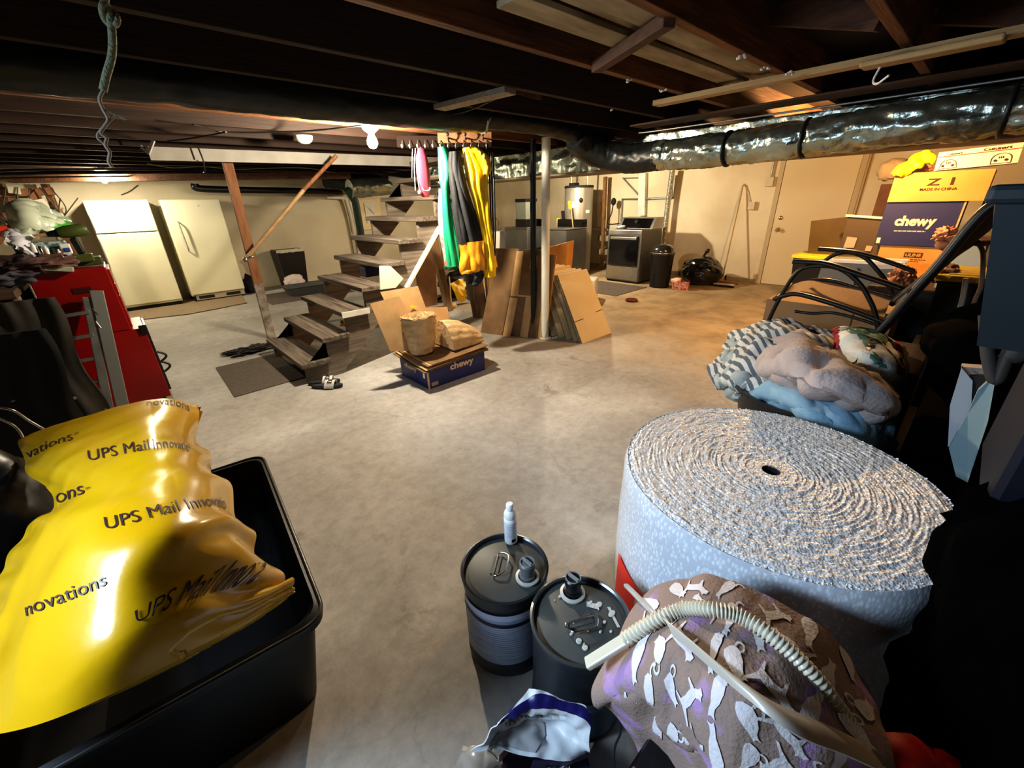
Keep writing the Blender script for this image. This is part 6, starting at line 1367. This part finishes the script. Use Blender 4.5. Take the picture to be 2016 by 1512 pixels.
def uvof(px, py):
    """surface parameters whose photo position is nearest (px, py)"""
    best = None; u, v, st = .5, .5, .25
    def err(u, v):
        q = RM.transposed() @ (bf(u, v)-CP); return (CX+FPX*q.x/-q.z-px)**2+(CY-FPX*q.y/-q.z-py)**2
    e0 = err(u, v)
    while st > 1e-3:
        mv = min(((err(min(max(u+a, 0), 1), min(max(v+c_, 0), 1)), min(max(u+a, 0), 1), min(max(v+c_, 0), 1)) for a in (-st, 0, st) for c_ in (-st, 0, st)), key=lambda t: t[0])
        if mv[0] < e0-1e-9: e0, u, v = mv
        else: st /= 2
    return u, v
gB = onsurf(bf, .002, .004)
def bagtext(s, a, c, hpx, cut=None):
    """baseline from photo point a to c printed on the sack"""
    ua = uvof(*a); uc = uvof(*c); up0 = uvof(a[0]-hpx*.2, a[1]-hpx*.98); up1 = uvof(c[0]-hpx*.2, c[1]-hpx*.98)
    b = MB()
    def fn(x, y):
        u = ua[0]+(uc[0]-ua[0])*x+((up0[0]-ua[0])*(1-x)+(up1[0]-uc[0])*x)*y; v = ua[1]+(uc[1]-ua[1])*x+((up0[1]-ua[1])*(1-x)+(up1[1]-uc[1])*x)*y
        return gB(min(max(u, .004), .996), min(max(v, .004), .996))
    text_on(b, s, fn, height=1, width=1, bold=.0, cut=cut)
    me = bpy.data.meshes.new('lettering'); b.bm.to_mesh(me); b.bm.free(); link('lettering', me, mat('bag_ink', (.03, .008, .012), .5), mg)
bagtext('UPS Mail', (178, 910), (297, 888), 21)
bagtext('Inn', (304, 887), (332, 884), 20)
bagtext('ovatio', (335, 884), (372, 892), 16)
bagtext('vations', (56, 904), (146, 868), 16); bagtext('TM', (148, 861), (157, 857), 5)
bagtext('ons', (118, 993), (170, 975), 19); bagtext('TM', (172, 968), (181, 965), 5)
bagtext('UPS Mail Innovatio', (212, 1046), (442, 1004), 25)
bagtext('novations', (60, 1213), (216, 1152), 24); bagtext('TM', (218, 1142), (227, 1138), 6)
bagtext('UPS Mail Innova', (270, 1228), (488, 1150), 24)
bagtext('novations', (290, 800), (372, 812), 14)

# dark things at the lower left edge
tag(MB().box((-1.1, .9, 0), (-.66, 1.55, .62), .03).build('navy_bin', mat('navy_dim', (.02, .035, .06), .4)), 'dark navy plastic bin at the left edge beside the sack', 'bin')
tag(MB().blob((-.62, 2.25, .35), (.20, .25, .40), 6, 4, .2, 2, .34).build('black_sack', black, smooth=60), 'black slumped sack behind the top left of the yellow sack', 'sack')

# ================================================================== RIGHT FOREGROUND: DARK STACK
gbn = thing('grey_bin', 'blue-grey plastic bin standing high at the right edge', 'bin', (1.6, -.3, 1.23))
MB().hexa([(1.30, -.52, 1.205), (1.68, -.52, 1.205), (1.68, -.062, 1.205), (1.30, -.055, 1.205)], [(1.26, -.56, 1.485), (1.72, -.56, 1.485), (1.72, .008, 1.485), (1.26, .002, 1.485)]).build('bin_body', greyb, gbn)
MB().box((1.25, -.58, 1.485), (1.73, .02, 1.52), .01).build('rim', greyb, gbn)
MB().box((1.3, -.4, 1.525), (1.6, -.06, 1.56), .012).build('contents', black, gbn)
tag(MB().box((1.30, -.62, .80), (1.74, -.17, 1.20), .02).build('dark_blue_bin', mat('navy_deep', (.002, .003, .012), .5)), 'dark blue plastic bin under the blue-grey bin', 'bin')
tag(MB().box((1.30, -.64, .40), (1.76, -.27, .795), .02).build('teal_bin', mat('teal_dark', (.002, .006, .010), .5)), 'very dark teal bin, middle of the right-hand bin stack', 'bin')
tag(MB().box((1.30, -.66, 0), (1.78, -.30, .395), .02).build('black_bin', black), 'black bin at the bottom of the right-hand bin stack', 'bin')
# black draped coat
P_ = lambda pts: [W(a, c, z=z) for a, c, z in pts]
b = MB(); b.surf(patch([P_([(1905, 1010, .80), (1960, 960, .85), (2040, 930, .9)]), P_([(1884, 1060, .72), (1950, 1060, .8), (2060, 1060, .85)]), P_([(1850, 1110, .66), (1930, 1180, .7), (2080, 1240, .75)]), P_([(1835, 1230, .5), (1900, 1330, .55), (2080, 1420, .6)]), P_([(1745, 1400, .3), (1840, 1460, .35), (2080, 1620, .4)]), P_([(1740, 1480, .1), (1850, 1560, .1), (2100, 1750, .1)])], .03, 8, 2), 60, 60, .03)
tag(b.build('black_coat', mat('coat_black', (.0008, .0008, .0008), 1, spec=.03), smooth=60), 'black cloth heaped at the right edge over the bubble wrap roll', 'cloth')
# white box with open flap
wbx = thing('white_box', 'tall white box with an open top flap at the right', 'box', (2.1, -.16, 0))
f1 = [W(1866, 880, x=2.2), W(1870, 800, x=2.2), W(1893, 724, x=2.2), W(1915, 750, x=2.2), W(1912, 800, x=2.2), W(1890, 860, x=2.2)]
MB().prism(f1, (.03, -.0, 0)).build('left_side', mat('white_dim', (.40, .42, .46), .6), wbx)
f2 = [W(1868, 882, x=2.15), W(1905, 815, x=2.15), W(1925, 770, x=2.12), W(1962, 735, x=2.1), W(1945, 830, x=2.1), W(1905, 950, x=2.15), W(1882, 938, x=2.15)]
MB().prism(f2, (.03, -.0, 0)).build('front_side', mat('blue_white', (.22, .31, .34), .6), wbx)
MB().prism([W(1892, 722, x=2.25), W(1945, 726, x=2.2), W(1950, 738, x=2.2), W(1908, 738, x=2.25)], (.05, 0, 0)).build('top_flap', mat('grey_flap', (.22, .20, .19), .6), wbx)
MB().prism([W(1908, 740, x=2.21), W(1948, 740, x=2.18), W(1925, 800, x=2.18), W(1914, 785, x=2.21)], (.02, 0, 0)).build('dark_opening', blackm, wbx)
# added black filler, shade put into its colour, between laundry and right stack
tag(MB().box((2.35, -.75, 0), (3.3, -.02, .62), .03).build('dark_filler_box', mat('shade_black', (.0006, .0006, .0008), 1, spec=.03)), 'added low black block filling the dark gap behind the laundry tub', 'trunk')
tag(MB().blob((3.1, -.22, .80), (.45, .28, .18), 3, 4, .15, 1.5, .17).build('dark_filler_heap', mat('shade_black', (.0006, .0006, .0008), 1, spec=.03), smooth=60), 'added black heap filling the dark gap above the low block', 'filler')
tag(MB().tube(spline([W(1940, 620, x=1.9), W(1945, 700, x=1.9), W(1960, 750, x=1.9), W(1985, 700, x=1.9), W(2010, 685, x=1.9)], 30), .016, 10).blob(W(2000, 695, x=1.9), (.02, .03, .03), 2, 3, .3).build('grey_strap', mat('dkstrap', (.05, .045, .04), .7), smooth=60), 'dark grey strap hanging below the blue-grey bin', 'strap')
MATS_DONE = True

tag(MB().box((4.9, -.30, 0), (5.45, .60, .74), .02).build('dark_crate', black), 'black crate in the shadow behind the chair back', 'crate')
tag(MB().box((2.08, -.62, 0), (2.34, -.10, .47), .02).build('dark_crate', mat('shade_black', (.0006, .0006, .0008), 1)), 'black crate under the white box with the open flap', 'crate')

sc.view_settings.view_transform = 'Standard'; sc.view_settings.look = 'Medium High Contrast'; sc.view_settings.exposure = 1.3
